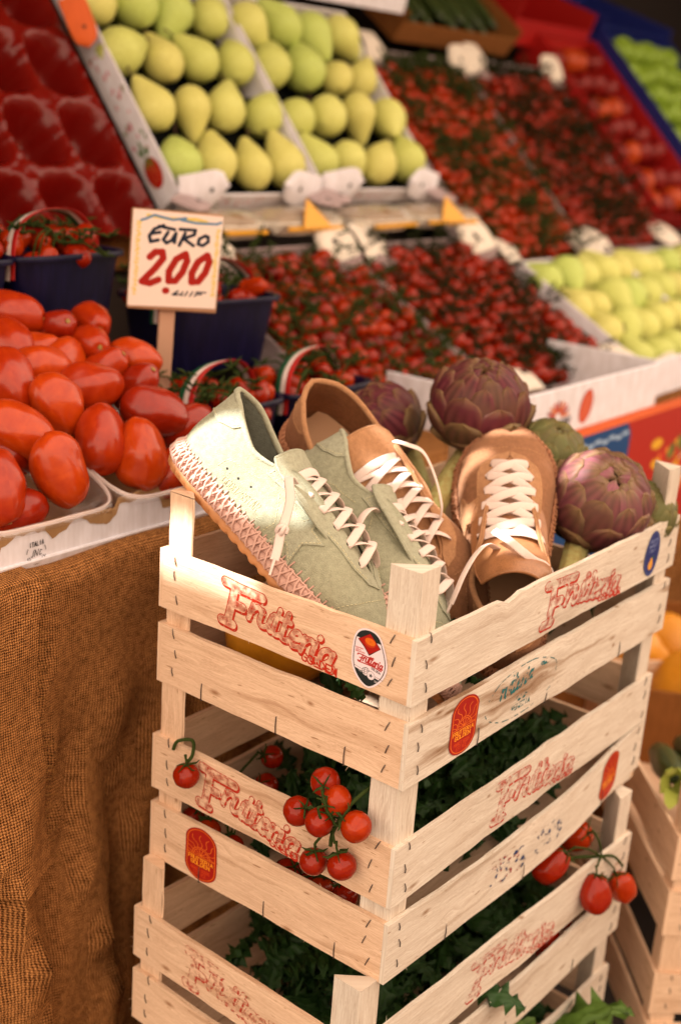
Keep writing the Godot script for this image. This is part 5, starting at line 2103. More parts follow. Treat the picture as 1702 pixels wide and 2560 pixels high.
func make_shoes() -> void:
	var gg := "pale green suede sneakers"
	var gt := "tan suede sneakers"
	# loose lace ends are listed as [points in the world, wide direction, where the knot sits]
	make_shoe("sneaker", "pale green suede sneaker with star and rope sole, its heel highest at the crate's corner", xf(Vector3(-0.3345, 0.0705, -0.0475), Vector3(0.8566, -0.5135, -0.0506), Vector3(0.4625, 0.8077, -0.3656), Vector3(0.2286, 0.2898, 0.9294)), 1.0, "green", gg, {"ends": [[PackedVector3Array([Vector3(-0.1801, 0.0834, -0.0497), Vector3(-0.1743, 0.0933, -0.0337), Vector3(-0.1612, 0.0782, -0.0215), Vector3(-0.1564, 0.0620, -0.0103), Vector3(-0.1551, 0.0538, -0.0040), Vector3(-0.1520, 0.0397, 0.0032), Vector3(-0.1506, 0.0313, 0.0082)]), Vector3(0.9, 0.1, -0.2), 0.64]]})
	make_shoe("sneaker", "pale green suede sneaker wedged behind its mate, toe down behind the corner post", xf(Vector3(-0.2990, 0.0310, -0.1490), Vector3(0.8682, -0.4771, 0.1367), Vector3(0.4559, 0.6581, -0.5992), Vector3(0.1959, 0.5825, 0.7888)), -1.0, "green", gg, {"ends": [[PackedVector3Array([Vector3(-0.1604, 0.0366, -0.1577), Vector3(-0.1525, 0.0483, -0.1355), Vector3(-0.1490, 0.0478, -0.1182), Vector3(-0.1486, 0.0377, -0.1078), Vector3(-0.1471, 0.0245, -0.0970), Vector3(-0.1443, 0.0148, -0.0886)]), Vector3(0.9, 0.2, -0.3)]]})
	make_shoe("sneaker", "tan suede sneaker lying heel up, its open collar showing the insole", xf(Vector3(-0.3418, 0.0675, -0.2405), Vector3(0.8331, -0.5526, 0.0240), Vector3(0.4943, 0.7632, 0.4162), Vector3(-0.2483, -0.3349, 0.9090)), 1.0, "tan", gt, {"spread": 0.006, "tongue": 0.010, "ends": [[PackedVector3Array([Vector3(-0.1778, 0.0996, -0.1989), Vector3(-0.1602, 0.0999, -0.1965), Vector3(-0.1489, 0.0924, -0.2086), Vector3(-0.1365, 0.0685, -0.2150), Vector3(-0.1271, 0.0405, -0.2173), Vector3(-0.1330, 0.0208, -0.2247)]), Vector3(0.6, 0.1, -0.6)]]})
	make_shoe("sneaker", "tan suede sneaker leaning toe up with curled tongue and white laces", xf(Vector3(-0.0440, -0.1292, -0.2365), Vector3(-0.4647, 0.6516, -0.5995), Vector3(0.3474, 0.7569, 0.5535), Vector3(0.8145, 0.0489, -0.5781)), -1.0, "tan", gt, {"tongue": 0.034, "curl": 0.012, "rise": 0.022, "spread": 0.004, "shiny": true, "ends": [[PackedVector3Array([Vector3(-0.0646, 0.0074, -0.2315), Vector3(-0.0654, 0.0184, -0.2089), Vector3(-0.0648, 0.0137, -0.1877), Vector3(-0.0642, -0.0015, -0.1689), Vector3(-0.0634, -0.0166, -0.1569), Vector3(-0.0645, -0.0275, -0.1516)]), Vector3(0.8, 0.2, -0.5)], [PackedVector3Array([Vector3(-0.0742, 0.0247, -0.2338), Vector3(-0.0484, 0.0257, -0.2182), Vector3(-0.0303, 0.0192, -0.2161), Vector3(-0.0238, 0.0084, -0.2298), Vector3(-0.0213, -0.0008, -0.2478), Vector3(-0.0184, -0.0122, -0.2584), Vector3(-0.0163, -0.0289, -0.2665)]), Vector3(0.4, 0.5, -0.5)]]})



func truss(label: String, balls: Array, hub: Vector3, stem: PackedVector3Array, r: float, tall: float, sd: int) -> void:
	# tomatoes that hang together from one stalk
	var o := thing("tomato_cluster", label, "tomatoes", Transform3D(Basis.IDENTITY, hub))
	var q := RandomNumberGenerator.new()
	q.seed = sd
	for i in balls.size():
		var p: Vector3 = balls[i] - hub
		var dir := (-p.normalized() * 0.7 + Vector3(q.randf_range(-0.2, 0.2), 0.7, 0.25)).normalized() if balls.size() > 1 else Vector3(0.1, 1, 0.1).normalized()
		var t := spun(p, dir, q.randf() * TAU)
		var rr := r * q.randf_range(0.94, 1.05)
		var b := ball_mesh(sd + i, rr, tall, 28, 19) if tall < 1.2 else plum_mesh(sd + i, rr, rr * 2 * tall)
		var m := part("tomato", b, M["cherry_%d" % [0, 1, 0][i % 3]], o, t)
		part("calyx", calyx(rr * 0.95, sd + i), M.vine, m, Transform3D(Basis.IDENTITY, Vector3(0, rr * tall * 0.93, 0)))
		if balls.size() > 1:
			var st := MB.new()
			var top := p + dir * (rr * tall + 0.010)
			st.tube(smooth(PackedVector3Array([top, top * 0.55 + dir * 0.004, Vector3.ZERO]), 4), PackedFloat32Array([0.0013]), 6)
			part("stalk", st, M.vine, o)
	var b := MB.new()
	var s := PackedVector3Array()
	for p in smooth(stem, 6):
		s.append(p - hub)
	b.tube(s, PackedFloat32Array([0.0018]), 7)
	part("vine", b, M.vine, o)


func make_crate_produce() -> void:
	truss("single round cherry tomato hanging on the second crate's front board", [Vector3(-0.239, -0.2145, 0.0165)], Vector3(-0.239, -0.199, 0.012), PackedVector3Array([Vector3(-0.239, -0.200, 0.015), Vector3(-0.238, -0.194, 0.010), Vector3(-0.250, -0.188, -0.002), Vector3(-0.262, -0.190, 0.006), Vector3(-0.266, -0.200, 0.008)]), 0.0134, 0.95, 300)
	truss("bunch of seven cherry tomatoes spilling over the second crate's front board", [Vector3(-0.077, -0.158, 0.008), Vector3(-0.060, -0.168, 0.012), Vector3(-0.0975, -0.192, 0.018), Vector3(-0.067, -0.187, 0.026), Vector3(-0.034, -0.181, 0.016), Vector3(-0.076, -0.2345, 0.018), Vector3(-0.046, -0.226, 0.016)], Vector3(-0.058, -0.196, 0.016), PackedVector3Array([Vector3(-0.060, -0.212, 0.016), Vector3(-0.058, -0.196, 0.016), Vector3(-0.048, -0.170, 0.010), Vector3(-0.040, -0.155, -0.012), Vector3(-0.05, -0.17, -0.05)]), 0.0137, 0.95, 320)
	truss("cherry tomatoes inside the second crate, seen through its front gap at the left", [Vector3(-0.268, -0.293, -0.026), Vector3(-0.243, -0.295, -0.022), Vector3(-0.214, -0.302, -0.026), Vector3(-0.235, -0.272, -0.10), Vector3(-0.222, -0.285, -0.085), Vector3(-0.246, -0.25, -0.12)], Vector3(-0.25, -0.28, -0.04), PackedVector3Array([Vector3(-0.25, -0.28, -0.04), Vector3(-0.24, -0.275, -0.07), Vector3(-0.23, -0.27, -0.1)]), 0.0130, 0.95, 340)
	truss("cherry tomatoes inside the second crate below the hanging bunch", [Vector3(-0.142, -0.300, -0.028), Vector3(-0.097, -0.297, -0.026), Vector3(-0.070, -0.291, -0.026), Vector3(-0.118, -0.306, -0.035)], Vector3(-0.10, -0.285, -0.045), PackedVector3Array([Vector3(-0.13, -0.285, -0.05), Vector3(-0.10, -0.285, -0.045), Vector3(-0.06, -0.28, -0.05)]), 0.0140, 0.95, 360)
	truss("bunch of oval red tomatoes hanging from the side of the third crate", [Vector3(0.024, -0.421, -0.384), Vector3(0.026, -0.445, -0.455), Vector3(0.006, -0.436, -0.418), Vector3(-0.016, -0.383, -0.345), Vector3(-0.022, -0.378, -0.412)], Vector3(0.012, -0.392, -0.415), PackedVector3Array([Vector3(0.024, -0.416, -0.452), Vector3(0.018, -0.398, -0.435), Vector3(0.010, -0.390, -0.410), Vector3(-0.004, -0.386, -0.385), Vector3(-0.02, -0.39, -0.37)]), 0.0182, 1.28, 380)
	truss("two oval tomatoes inside the third crate behind its lower gap", [Vector3(-0.012, -0.487, -0.352), Vector3(-0.020, -0.478, -0.395)], Vector3(-0.02, -0.46, -0.37), PackedVector3Array([Vector3(-0.02, -0.46, -0.37), Vector3(-0.04, -0.455, -0.38), Vector3(-0.06, -0.46, -0.39)]), 0.017, 1.28, 400)
	# salad greens in the boxes
	var ys := [0.0, -0.196, -0.392, -0.588]
	for i in 4:
		var lo := Vector3(-0.24, ys[i] - 0.125, -0.45)
		var hi := Vector3(-0.065, ys[i] - [0.065, 0.06, 0.06, 0.055][i], -0.09)
		var b := leafy([130, 420, 420, 420][i], 500 + i, lo, hi, 0.054)
		var m := part("salad_leaves", b, M.leaf_dark)
		m.set_meta("kind", "stuff")
		tag(m, "dark frilly salad leaves filling the %s crate of the main stack" % ["topmost", "second", "third", "bottom"][i], "leaves")
	for e in [["frilly light green leaf sticking out of the third crate's lower right gap", Vector3(0.004, -0.605, -0.36), Vector3(0.9, 0.55, -0.5), 0.10, 611, "leaf_light"], ["green salad leaf poking from the third crate's side near the middle", Vector3(-0.02, -0.465, -0.20), Vector3(0.7, -0.15, -0.3), 0.06, 612, "leaf_mid"], ["green leaf tip showing in the topmost crate's side gap", Vector3(-0.05, -0.085, -0.27), Vector3(0.5, 0.4, 0.2), 0.06, 613, "leaf_light"], ["small dark leaf showing through the topmost crate's front gap", Vector3(-0.075, -0.09, -0.03), Vector3(-0.1, 0.8, 0.5), 0.035, 614, "leaf_dark"], ["light green leaf hanging beside the bottom crate's rim", Vector3(-0.02, -0.56, -0.27), Vector3(0.7, -0.2, -0.4), 0.085, 615, "leaf_light"]]:
		var m := part("salad_leaf", leaf_mesh(1.0, 0.75, e[4], 0.16), M[e[5]])
		var z: Vector3 = (e[2] as Vector3).normalized()
		var x := Vector3.UP.cross(z).normalized()
		m.transform = Transform3D(Basis(x, z.cross(x), z).scaled(Vector3.ONE * float(e[3])), e[1])
		tag(m, e[0], "leaf")
	# yellow melon seen through the front gap
	var b := plum_mesh(70, 0.045, 0.11)
	var m := part("yellow_melon", b, M.yellow_fruit, null, spun(Vector3(-0.215, -0.093, -0.085), Vector3(0.9, 0.1, -0.3)))
	tag(m, "yellow melon lying inside the topmost crate under the sneakers", "melon")
	# artichokes
	artichoke("big purple artichoke standing highest behind the sneakers", Vector3(-0.218, 0.096, -0.420), Vector3(0.20, 0.93, 0.25), 0.054, Vector3(-0.178, -0.006, -0.268), 700, 0.04)
	artichoke("purple artichoke with pink upper scales, sunlight painted into them, beside the corner post", Vector3(-0.058, 0.020, -0.428), Vector3(0.50, 0.72, 0.42), 0.054, Vector3(-0.020, -0.060, -0.285), 720, 0.08, 0.24)
	artichoke("dark purple artichoke lying low behind the tan sneaker's tongue", Vector3(-0.335, 0.055, -0.395), Vector3(-0.3, 0.5, 0.5), 0.047, Vector3(-0.25, -0.06, -0.42), 740, 0.0)
	artichoke("green artichoke hidden behind the toe of the leaning tan sneaker", Vector3(-0.150, 0.044, -0.470), Vector3(0.3, 0.8, 0.1), 0.042, Vector3(-0.13, -0.08, -0.43), 760, 0.85)
	artichoke("green artichoke peeping out behind the pink one", Vector3(-0.035, -0.002, -0.496), Vector3(0.5, 0.7, -0.1), 0.036, Vector3(-0.06, -0.10, -0.45), 780, 0.9)


func make_table_produce() -> void:
	# white carton of plum tomatoes in clear tubs
	var V := Vector3(-0.93, 0.368, 0).normalized()
	var U := Vector3(0, 0, -1)
	var N := U.cross(V)
	var base := Vector3(-0.428, -0.058, 0.42)
	var c := carton("tomato_carton", "torn white carton of plum tomatoes with a black roundel", "carton", base, U, V, 0.62, 0.30, 0.035, 0.026, M.card_white, M.card_brown)
	# the torn front edge
	var b := MB.new()
	var n := noise(30.0, 88, 3)
	var P := PackedVector3Array()
	var cnt := 140
	for k in 4:
		for i in cnt + 1:
			var u := 0.62 * i / cnt
			var hgt := 0.056 + n.get_noise_2d(u, 0) * 0.005 + (0.010 if u > 0.475 and u < 0.537 else 0.0) - (0.012 if u > 0.30 and u < 0.325 else 0.0)
			var f: float = [0.0, 1.0, 1.0, 0.0][k]
			P.append(Vector3(0.0022 - 0.0045 * floor(k / 2.0), f * hgt + (0.0 if k < 2 else n.get_noise_2d(u, 3.0) * 0.003 * f), -u))
	b.grid(P, cnt + 1, 4, false, 1, 1, Vector3(1, 0.2, 0))
	part("torn_front", b, M.card_white, c, Transform3D(Basis.IDENTITY, Vector3(0.004, 0.0, 0)))
	b = MB.new()
	var T := PackedVector3Array()
	for k in 3:
		for i in cnt + 1:
			var q := P[cnt + 1 + i]
			var low := maxf(0.0015, 0.007 + n.get_noise_2d(0.62 * i / cnt * 0.8, 21.0) * 0.014)
			T.append(Vector3(q.x + (0.0007 if k < 2 else -0.0002), q.y - low * (1.0 - k * 0.5) + (0.0006 if k == 2 else 0.0), q.z))
	b.grid(T, cnt + 1, 3, false, 1, 1, Vector3(1, 0.1, 0))
	part("torn_strip", b, M.card_torn, c, Transform3D(Basis.IDENTITY, Vector3(0.004, 0.0, 0)))
	b = MB.new()
	for i in cnt:
		var u := 0.62 * (i + 0.5) / cnt
		var q := P[cnt + 1 + i]
		b.tube(PackedVector3Array([q + Vector3(-0.002, -0.001, 0), (q + P[cnt + 2 + i]) / 2 + Vector3(-0.001, n.get_noise_2d(u * 3.0, 8.0) * 0.002, 0), P[cnt + 2 + i] + Vector3(-0.002, -0.001, 0)]), PackedFloat32Array([0.0021 + 0.0012 * n.get_noise_2d(u * 4, 1.0)]), 5)
	part("torn_edge", b, M.card_torn, c, Transform3D(Basis.IDENTITY, Vector3(0.004, 0.0, 0)))
	b = sheet_mesh(PackedVector3Array([Vector3(0.0078, 0.018, -0.355), Vector3(0.0078, 0.018, -0.383), Vector3(0.0078, 0.046, -0.355), Vector3(0.0078, 0.046, -0.383)]), Vector3(1, 0, 0))
	part("roundel_print", b, PR.roundel, c)
	# two clear tubs
	for e in [[Vector3(-0.530, 0.014, 0.045), "clear plastic tub of plum tomatoes at the left of the white carton"], [Vector3(-0.530, 0.014, -0.135), "clear plastic tub of plum tomatoes beside the first sneaker's heel"]]:
		var t := punnet(e[1], e[0], 0.0, 0.24, 0.172, 0.045, M.clear)
		t.rotation = Vector3(0, 0, -0.376)
		t.set_meta("category", "tub")
		b = MB.new()
		var rp := PackedVector3Array()
		for k in 41:
			var a := TAU * k / 40
			rp.append(Vector3(signf(cos(a)) * pow(absf(cos(a)), 0.32) * 0.124, 0.045, signf(sin(a)) * pow(absf(sin(a)), 0.32) * 0.0885))
		b.tube(rp, PackedFloat32Array([0.0026]), 8, false, 0.7, Vector3.UP)
		part("rim", b, M.rim_clear, t)
	# plum tomatoes: place, axis, length, tint
	var data := [
		[Vector3(-0.655, 0.163, -0.107), Vector3(0.9, -0.2, -0.55), 0.074, 0], [Vector3(-0.626, 0.147, -0.143), Vector3(0.7, 0.3, 0.1), 0.060, 2], [Vector3(-0.626, 0.149, -0.196), Vector3(0.8, -0.1, 0.3), 0.062, 0],
		[Vector3(-0.612, 0.139, -0.069), Vector3(0.9, -0.3, 0.1), 0.070, 0], [Vector3(-0.605, 0.128, -0.098), Vector3(0.4, 0.2, -0.6), 0.060, 1], [Vector3(-0.595, 0.132, -0.165), Vector3(0.8, 0.0, 0.2), 0.062, 0],
		[Vector3(-0.585, 0.119, -0.118), Vector3(-0.3, 0.1, -0.8), 0.070, 1], [Vector3(-0.571, 0.116, -0.074), Vector3(0.3, 0.0, -0.9), 0.072, 1], [Vector3(-0.559, 0.110, -0.026), Vector3(0.6, -0.7, 0.1), 0.076, 0],
		[Vector3(-0.560, 0.107, -0.157), Vector3(0.4, 0.5, -0.4), 0.064, 0], [Vector3(-0.562, 0.114, -0.206), Vector3(0.6, -0.2, -0.7), 0.066, 1], [Vector3(-0.533, 0.098, -0.112), Vector3(0.25, 0.12, -0.95), 0.080, 0],
		[Vector3(-0.514, 0.088, -0.053), Vector3(0.45, -0.85, -0.25), 0.074, 1], [Vector3(-0.494, 0.074, 0.013), Vector3(0.5, -0.55, -0.55), 0.084, 1], [Vector3(-0.465, 0.060, -0.070), Vector3(-0.45, 0.7, -0.42), 0.078, 0],
		[Vector3(-0.436, 0.046, 0.008), Vector3(0.30, -0.85, -0.22), 0.080, 1], [Vector3(-0.485, 0.071, -0.168), Vector3(0.6, -0.35, -0.6), 0.080, 2], [Vector3(-0.437, 0.045, -0.101), Vector3(-0.30, 0.85, -0.25), 0.078, 1],
		[Vector3(-0.442, 0.040, 0.078), Vector3(0.5, -0.8, 0.1), 0.076, 0], [Vector3(-0.442, 0.014, 0.062), Vector3(0.2, 0.1, -0.9), 0.072, 2], [Vector3(-0.530, 0.090, -0.180), Vector3(0.5, 0.6, -0.2), 0.066, 2],
		[Vector3(-0.430, 0.018, -0.140), Vector3(0.4, 0.5, -0.5), 0.072, 0], [Vector3(-0.475, 0.052, -0.205), Vector3(0.4, 0.2, -0.8), 0.072, 2], [Vector3(-0.50, 0.05, 0.02), Vector3(0.2, 0.3, -0.9), 0.072, 2], [Vector3(-0.49, 0.035, -0.12), Vector3(0.8, 0.3, 0.1), 0.072, 2], [Vector3(-0.56, 0.07, -0.10), Vector3(0.2, 0.1, 0.9), 0.075, 2], [Vector3(-0.60, 0.09, -0.15), Vector3(0.5, 0.1, 0.9), 0.075, 2], [Vector3(-0.58, 0.075, -0.03), Vector3(0.5, 0.1, 0.9), 0.075, 2], [Vector3(-0.53, 0.05, -0.19), Vector3(0.9, 0.1, 0.2), 0.07, 2], [Vector3(-0.53, 0.095, 0.06), Vector3(0.3, 0.1, -0.9), 0.075, 0],
	]
	var shapes := []
	for k in 5:
		shapes.append(plum_mesh(900 + k, 0.0245 + 0.0012 * (k % 3), 0.074))
	var own := {
		0: "large plum tomato on top at the back left, before the blue punnet", 1: "dark plum tomato at the back, left of the one showing a round stem scar", 2: "plum tomato at the back of the heap with its round stem scar facing out",
		5: "plum tomato at the back showing a yellow stem scar, second from the sign stick", 8: "upright plum tomato cut by the left edge, above the largest one", 10: "orange plum tomato at the back right, touching the price sign's stick", 11: "long plum tomato lying crosswise on top in the middle of the heap",
		12: "shiny plum tomato leaning down to the right in front of the crosswise one", 13: "big plum tomato at the left edge, leaning towards the upright front one", 14: "plum tomato leaning left between the front pair and the crosswise one", 15: "plump upright plum tomato at the very front of the left tub",
		16: "dark plum tomato sloping down to the right, below the sign's stick", 17: "plump upright plum tomato at the front of the tub beside the sneaker's heel", 18: "plum tomato cut off by the left edge at the front, beside the plump upright one", 19: "plum tomato lying low at the front inside the left tub's rim", 21: "plum tomato half hidden by the sneaker's heel and the crate post",
	}
	var i := 0
	for e in data:
		var t := spun(e[0], e[1], i * 1.7, e[2] / 0.074)
		var o := thing("plum_tomato", own.get(i, "ripe red plum tomato heaped in the clear tubs on the white carton"), "tomato", t, "plum tomatoes in the clear tubs")
		part("flesh", shapes[i % 5], M["plum_%d" % e[3]], o)
		b = MB.new()
		b.lathe(PackedVector2Array([Vector2(0.0036, 0.0352), Vector2(0.0028, 0.0361), Vector2(0.0012, 0.0356), Vector2(0.0001, 0.0352)]), 8)
		part("stem_scar", b, M.scar, o)
		i += 1
	# blue punnets of small tomatoes
	var gp := "blue punnets of small tomatoes"
	var spots := [
		["blue punnet of small tomatoes on the vine behind the plum tomatoes", Vector3(-0.735, 0.122, -0.215), 0.05, 0.17, 0.115, 0.098, true],
		["blue punnet at the left edge next to the one behind the plum tomatoes", Vector3(-0.735, 0.120, -0.045), 0.0, 0.17, 0.115, 0.098, false],
		["blue punnet of small tomatoes standing behind the price sign's stick", Vector3(-0.700, 0.056, -0.455), -0.12, 0.20, 0.12, 0.098, true],
		["blue punnet of small tomatoes low behind the green sneaker's heel", Vector3(-0.560, -0.040, -0.335), 0.05, 0.17, 0.115, 0.090, true],
		["blue punnet of small tomatoes low behind the open tan sneaker", Vector3(-0.560, -0.040, -0.520), 0.0, 0.17, 0.115, 0.090, true],
		["tall blue punnet stacked at the far left above the others", Vector3(-0.720, 0.235, -0.010), 0.0, 0.17, 0.115, 0.10, false],
	]
	var dat := []
	for k in 4:
		dat.append(plum_mesh(940 + k, 0.0135, 0.036).mesh())
	var r := RandomNumberGenerator.new()
	r.seed = 99
	for s in spots:
		var p := punnet(s[0], s[1], s[2], s[4], s[3], s[5], M.punnet_blue, gp)
		var tint := 0
		for k in 26:
			var q: Vector3 = s[1] + Vector3(r.randf_range(-0.40, 0.40) * s[4], s[5] + r.randf_range(-0.020, 0.016), r.randf_range(-0.43, 0.43) * s[3])
			var m := put("small_tomato", dat[k % 4], M["cherry_%d" % [0, 1, 1, 0][k % 4]], null, spun(q, Vector3(r.randf_range(-1, 1), r.randf_range(-0.5, 0.7), r.randf_range(-1, 1)), r.randf() * TAU))
			tag(m, "small pointed tomato in the " + (s[0] as String).replace("blue punnet of small tomatoes", "punnet").replace("tall blue punnet", "tall punnet").replace("blue punnet at", "punnet at").replace("on the vine ", "").replace(" next to the one behind the plum tomatoes", "").replace("stacked at", "at"), "tomato", "small tomatoes in " + s[0])
		var vm := MB.new()
		for k in 9:
			vm.add(vine_spray(70 + k), Transform3D(Basis.from_euler(Vector3(r.randf_range(-0.4, 0.4), r.randf() * TAU, 0)).scaled(Vector3.ONE * 1.4), s[1] + Vector3(r.randf_range(-0.36, 0.36) * s[4], s[5] + 0.012, r.randf_range(-0.4, 0.4) * s[3])))
		for k in 3:
			var q: Vector3 = s[1] + Vector3(0.03, s[5] + 0.01, r.randf_range(-0.4, 0.4) * s[3])
			vm.tube(smooth(PackedVector3Array([q, q + Vector3(0.012, 0.018, 0.01), q + Vector3(0.018, 0.010, 0.028), q + Vector3(0.012, -0.012, 0.03)]), 5), PackedFloat32Array([0.0011]), 5)
		var v := part("tomato_vines", vm, M.vine)
		v.set_meta("kind", "stuff")
		tag(v, "curly green stalks over the " + s[0], "vines")
		if s[6]:
			# woven handle in green, white and red
			var w: float = s[3] * 0.5
			var h: float = s[5]
			strap("handle", "", PackedVector3Array([Vector3(0.03, h - 0.03, w * 0.98), Vector3(0.03, h + 0.02, w * 0.92), Vector3(0.02, h + 0.042, w * 0.55), Vector3(0.01, h + 0.048, 0), Vector3(0.0, h + 0.040, -w * 0.55), Vector3(-0.005, h + 0.01, -w * 0.95), Vector3(-0.005, h - 0.03, -w * 0.98)]), Vector3(1, 0.25, 0).normalized(), "", p)
	# the price on its stick
	var nx := Vector3(0.80, -0.02, 0.60).normalized()
	var right := Vector3.UP.cross(nx).normalized()
	right = (right + Vector3(0, -0.035, 0)).normalized()
	var up := nx.cross(right).normalized()
	var o := thing("price_sign", "hand-painted price board reading EURO 2.00 on a wooden stick", "sign", xf(Vector3(-0.588, 0.035, -0.284), right, up, nx))
	b = MB.new()
	b.box(Vector3(-0.005, 0.075, -0.004), Vector3(0.019, 0.215, 0.006), 0.001)
	part("stick", b, M.sign_wood, o)
	b = MB.new()
	b.box(Vector3(-0.001, 0.186, 0.003), Vector3(0.108, 0.118, 0.009), 0.0015)
	part("board", b, M.wood_plank_light, o)
	b = sheet_mesh(PackedVector3Array([Vector3(-0.0545, 0.131, 0.0082), Vector3(0.0515, 0.133, 0.0082), Vector3(-0.0535, 0.2445, 0.0082), Vector3(0.053, 0.2435, 0.0082)]), Vector3(0, 0, 1))
	part("painted_face", b, PR.price, o)


func make_shelf_produce() -> void:
	var low := Vector3(-1, 0.55, 0).normalized()
	var steep := Vector3(-1, 1.2, 0).normalized()
	var up := Vector3(-1, 1, 0).normalized()
	tomato_tray("lower left carton of cherry tomatoes, behind the blue punnets", Vector3(-0.527, -0.028, -0.61), low, 0.385, 0.42, 1001, true, "small red cherry tomato in the lower left carton behind the blue punnets")
	tomato_tray("lower right carton of cherry tomatoes, behind the tall artichoke", Vector3(-0.522, -0.031, -1.005), low, 0.43, 0.42, 1012, false, "cherry tomatoes in the lower right carton behind the tall artichoke")
	tomato_tray("upper left carton of cherry tomatoes, beside the pear cartons", Vector3(-0.915, 0.110, -1.565), up, 0.44, 0.60, 1025, false, "cherry tomatoes in the upper left carton beside the pears")
	tomato_tray("upper right carton of cherry tomatoes, next to the red apples", Vector3(-0.925, 0.118, -2.01), up, 0.46, 0.60, 1038, false, "cherry tomatoes in the upper right carton next to the red apples")
	var protos := []
	for k in 7:
		var q := pear_proto(50 + k)
		q.name = "pear"
		q.set_meta("category", "pear")
		protos.append(q)
	pear_tray("left white carton of pears with printed strawberries on its side", "green-yellow pear in the strawberry-printed left carton", Vector3(-0.955, 0.256, -0.652), steep, 0.355, 0.44, 4, 4, 21, protos, true)
	pear_tray("right white carton of pears beside the cherry tomatoes", "green-yellow pear in the upper right carton", Vector3(-0.958, 0.262, -1.016), steep, 0.365, 0.42, 4, 4, 29, protos, true)
	pear_tray("cream carton of pears on the lower shelf next to the cherry tomatoes", "green-yellow pear in the lower nearer carton", Vector3(-0.475, -0.048, -1.46), low, 0.40, 0.36, 5, 4, 33, protos, false)
	pear_tray("farther cream carton of pears at the right edge of the lower shelf", "green-yellow pear in the farther right carton", Vector3(-0.485, -0.048, -1.875), low, 0.42, 0.36, 5, 4, 41, protos, false)
	for q in protos:
		q.free()
	# glossy red moulded tray with deep cups
	var U := Vector3(0, 0, -1)
	var N := U.cross(steep)
	var b := MB.new()
	var P := PackedVector3Array()
	var n := noise(1.0, 140, 3)
	var nu := 100
	var nv := 110
	for j in nv + 1:
		for i in nu + 1:
			var u := 0.52 * i / nu
			var v := 0.52 * j / nv
			var cu := fposmod(u / 0.104, 1.0) - 0.5
			var cv := fposmod(v / 0.128 + 0.1, 1.0) - 0.5
			var d := pow(pow(absf(cu) * 2.05, 3.0) + pow(absf(cv) * 2.05, 3.0), 1.0 / 3.0)
			var dep := -0.066 * (1.0 - smoothstep(0.35, 1.0, d))
			dep += n.get_noise_2d(u * 40.0, v * 40.0) * 0.0022 + absf(n.get_noise_2d(u * 16.0, v * 26.0 + 30.0)) * 0.006
			P.append(U * u + steep * v + N * dep)
	b.grid(P, nu + 1, nv + 1, false, 1, 1, N)
	var o := thing("fruit_tray", "glossy red moulded plastic fruit tray with empty cups, above the left punnets", "tray", Transform3D(Basis.IDENTITY, Vector3(-0.925, 0.205, -0.085)))
	part("cup_sheet", b, M.tray_red, o)
	b = MB.new()
	b.box(U * 0.26 + steep * 0.26 - N * 0.085, Vector3(0.54, 0.54, 0.012), 0.002, Basis(U, steep, N))
	part("backing", b, M.card_brown, o)
	o = thing("peach_carton", "orange printed carton flap at the top edge beside the red tray", "carton", Transform3D(Basis.IDENTITY, Vector3(-1.10, 0.50, -0.60)))
	corner_flap(o, Vector3(-1.14, 0.545, -0.60), Vector3(0.35, -0.9, -0.25).normalized(), Vector3(0.8, 0.5, 0.3).normalized(), 0.075, 0.048, 0.1, M.card_peach)
	# wrapped trays lying on the ledge between the tiers
	for k in 4:
		var at := Vector3(-0.925 - 0.01 * (k % 2), 0.196, -0.70 - 0.215 * k)
		o = thing("wrapped_tray", "film-wrapped white foam tray on the ledge under the %s" % ["left end of the left pear carton", "right end of the left pear carton", "left end of the right pear carton", "right end of the right pear carton"][k], "packet", Transform3D(Basis(Vector3.UP, 0.1 * (k % 3 - 1)), at))
		b = MB.new()
		var ring := PackedVector3Array()
		for e in [[0.8, 0.0], [1.0, 0.016], [1.06, 0.020], [1.05, 0.023], [0.96, 0.019], [0.8, 0.006], [0.01, 0.005]]:
			for g in 32:
				var a := TAU * g / 32
				ring.append(Vector3(signf(cos(a)) * pow(absf(cos(a)), 0.5) * 0.055 * e[0], e[1], signf(sin(a)) * pow(absf(sin(a)), 0.5) * 0.098 * e[0]))
		b.grid(ring, 32, 7, true, 1, 1, Vector3.INF)
		part("foam_dish", b, M.card_cream, o)
		for g in 3:
			b = plum_mesh(1200 + g + k, 0.016, 0.15)
			part("filling", b, M.sausage, o, spun(Vector3(-0.03 + 0.03 * g, 0.022, 0), Vector3(0.05, 0, 1)))
		b = MB.new()
		var F := PackedVector3Array()
		for j in 17:
			for i in 13:
				var x := -0.058 + 0.116 * i / 12.0
				var z := -0.104 + 0.208 * j / 16.0
				F.append(Vector3(x, 0.041 - 0.018 * pow(absf(x) / 0.058, 3.0) - 0.018 * pow(absf(z) / 0.104, 5.0) + 0.003 * sin(z * 110.0 + x * 60.0 + k), z))
		b.grid(F, 13, 17, false, 1, 1, Vector3.UP)
		part("film", b, M.film, o)
		b = MB.new()
		if k % 2:
			b.poly(PackedVector3Array([Vector3(0.066, 0.014, -0.036), Vector3(0.066, 0.014, 0.042), Vector3(0.050, 0.062, 0.02)]), Vector3(1, 0.3, 0))
			b.poly(PackedVector3Array([Vector3(0.064, 0.014, -0.036), Vector3(0.064, 0.014, 0.042), Vector3(0.048, 0.062, 0.02)]), Vector3(-1, -0.3, 0))
		b.box(Vector3(0.060, 0.012, 0.0), Vector3(0.006, 0.007, 0.15), 0.002)
		part("label", b, M.label_yellow, o)
	# cartons above
	var c := carton("cucumber_carton", "brown carton of dark green cucumbers above the upper cherry tomatoes", "carton", Vector3(-1.40, 0.565, -1.80), U, Vector3(-1, 0.75, 0).normalized(), 0.52, 0.42, 0.08, 0.055, M.card_brown, M.liner)
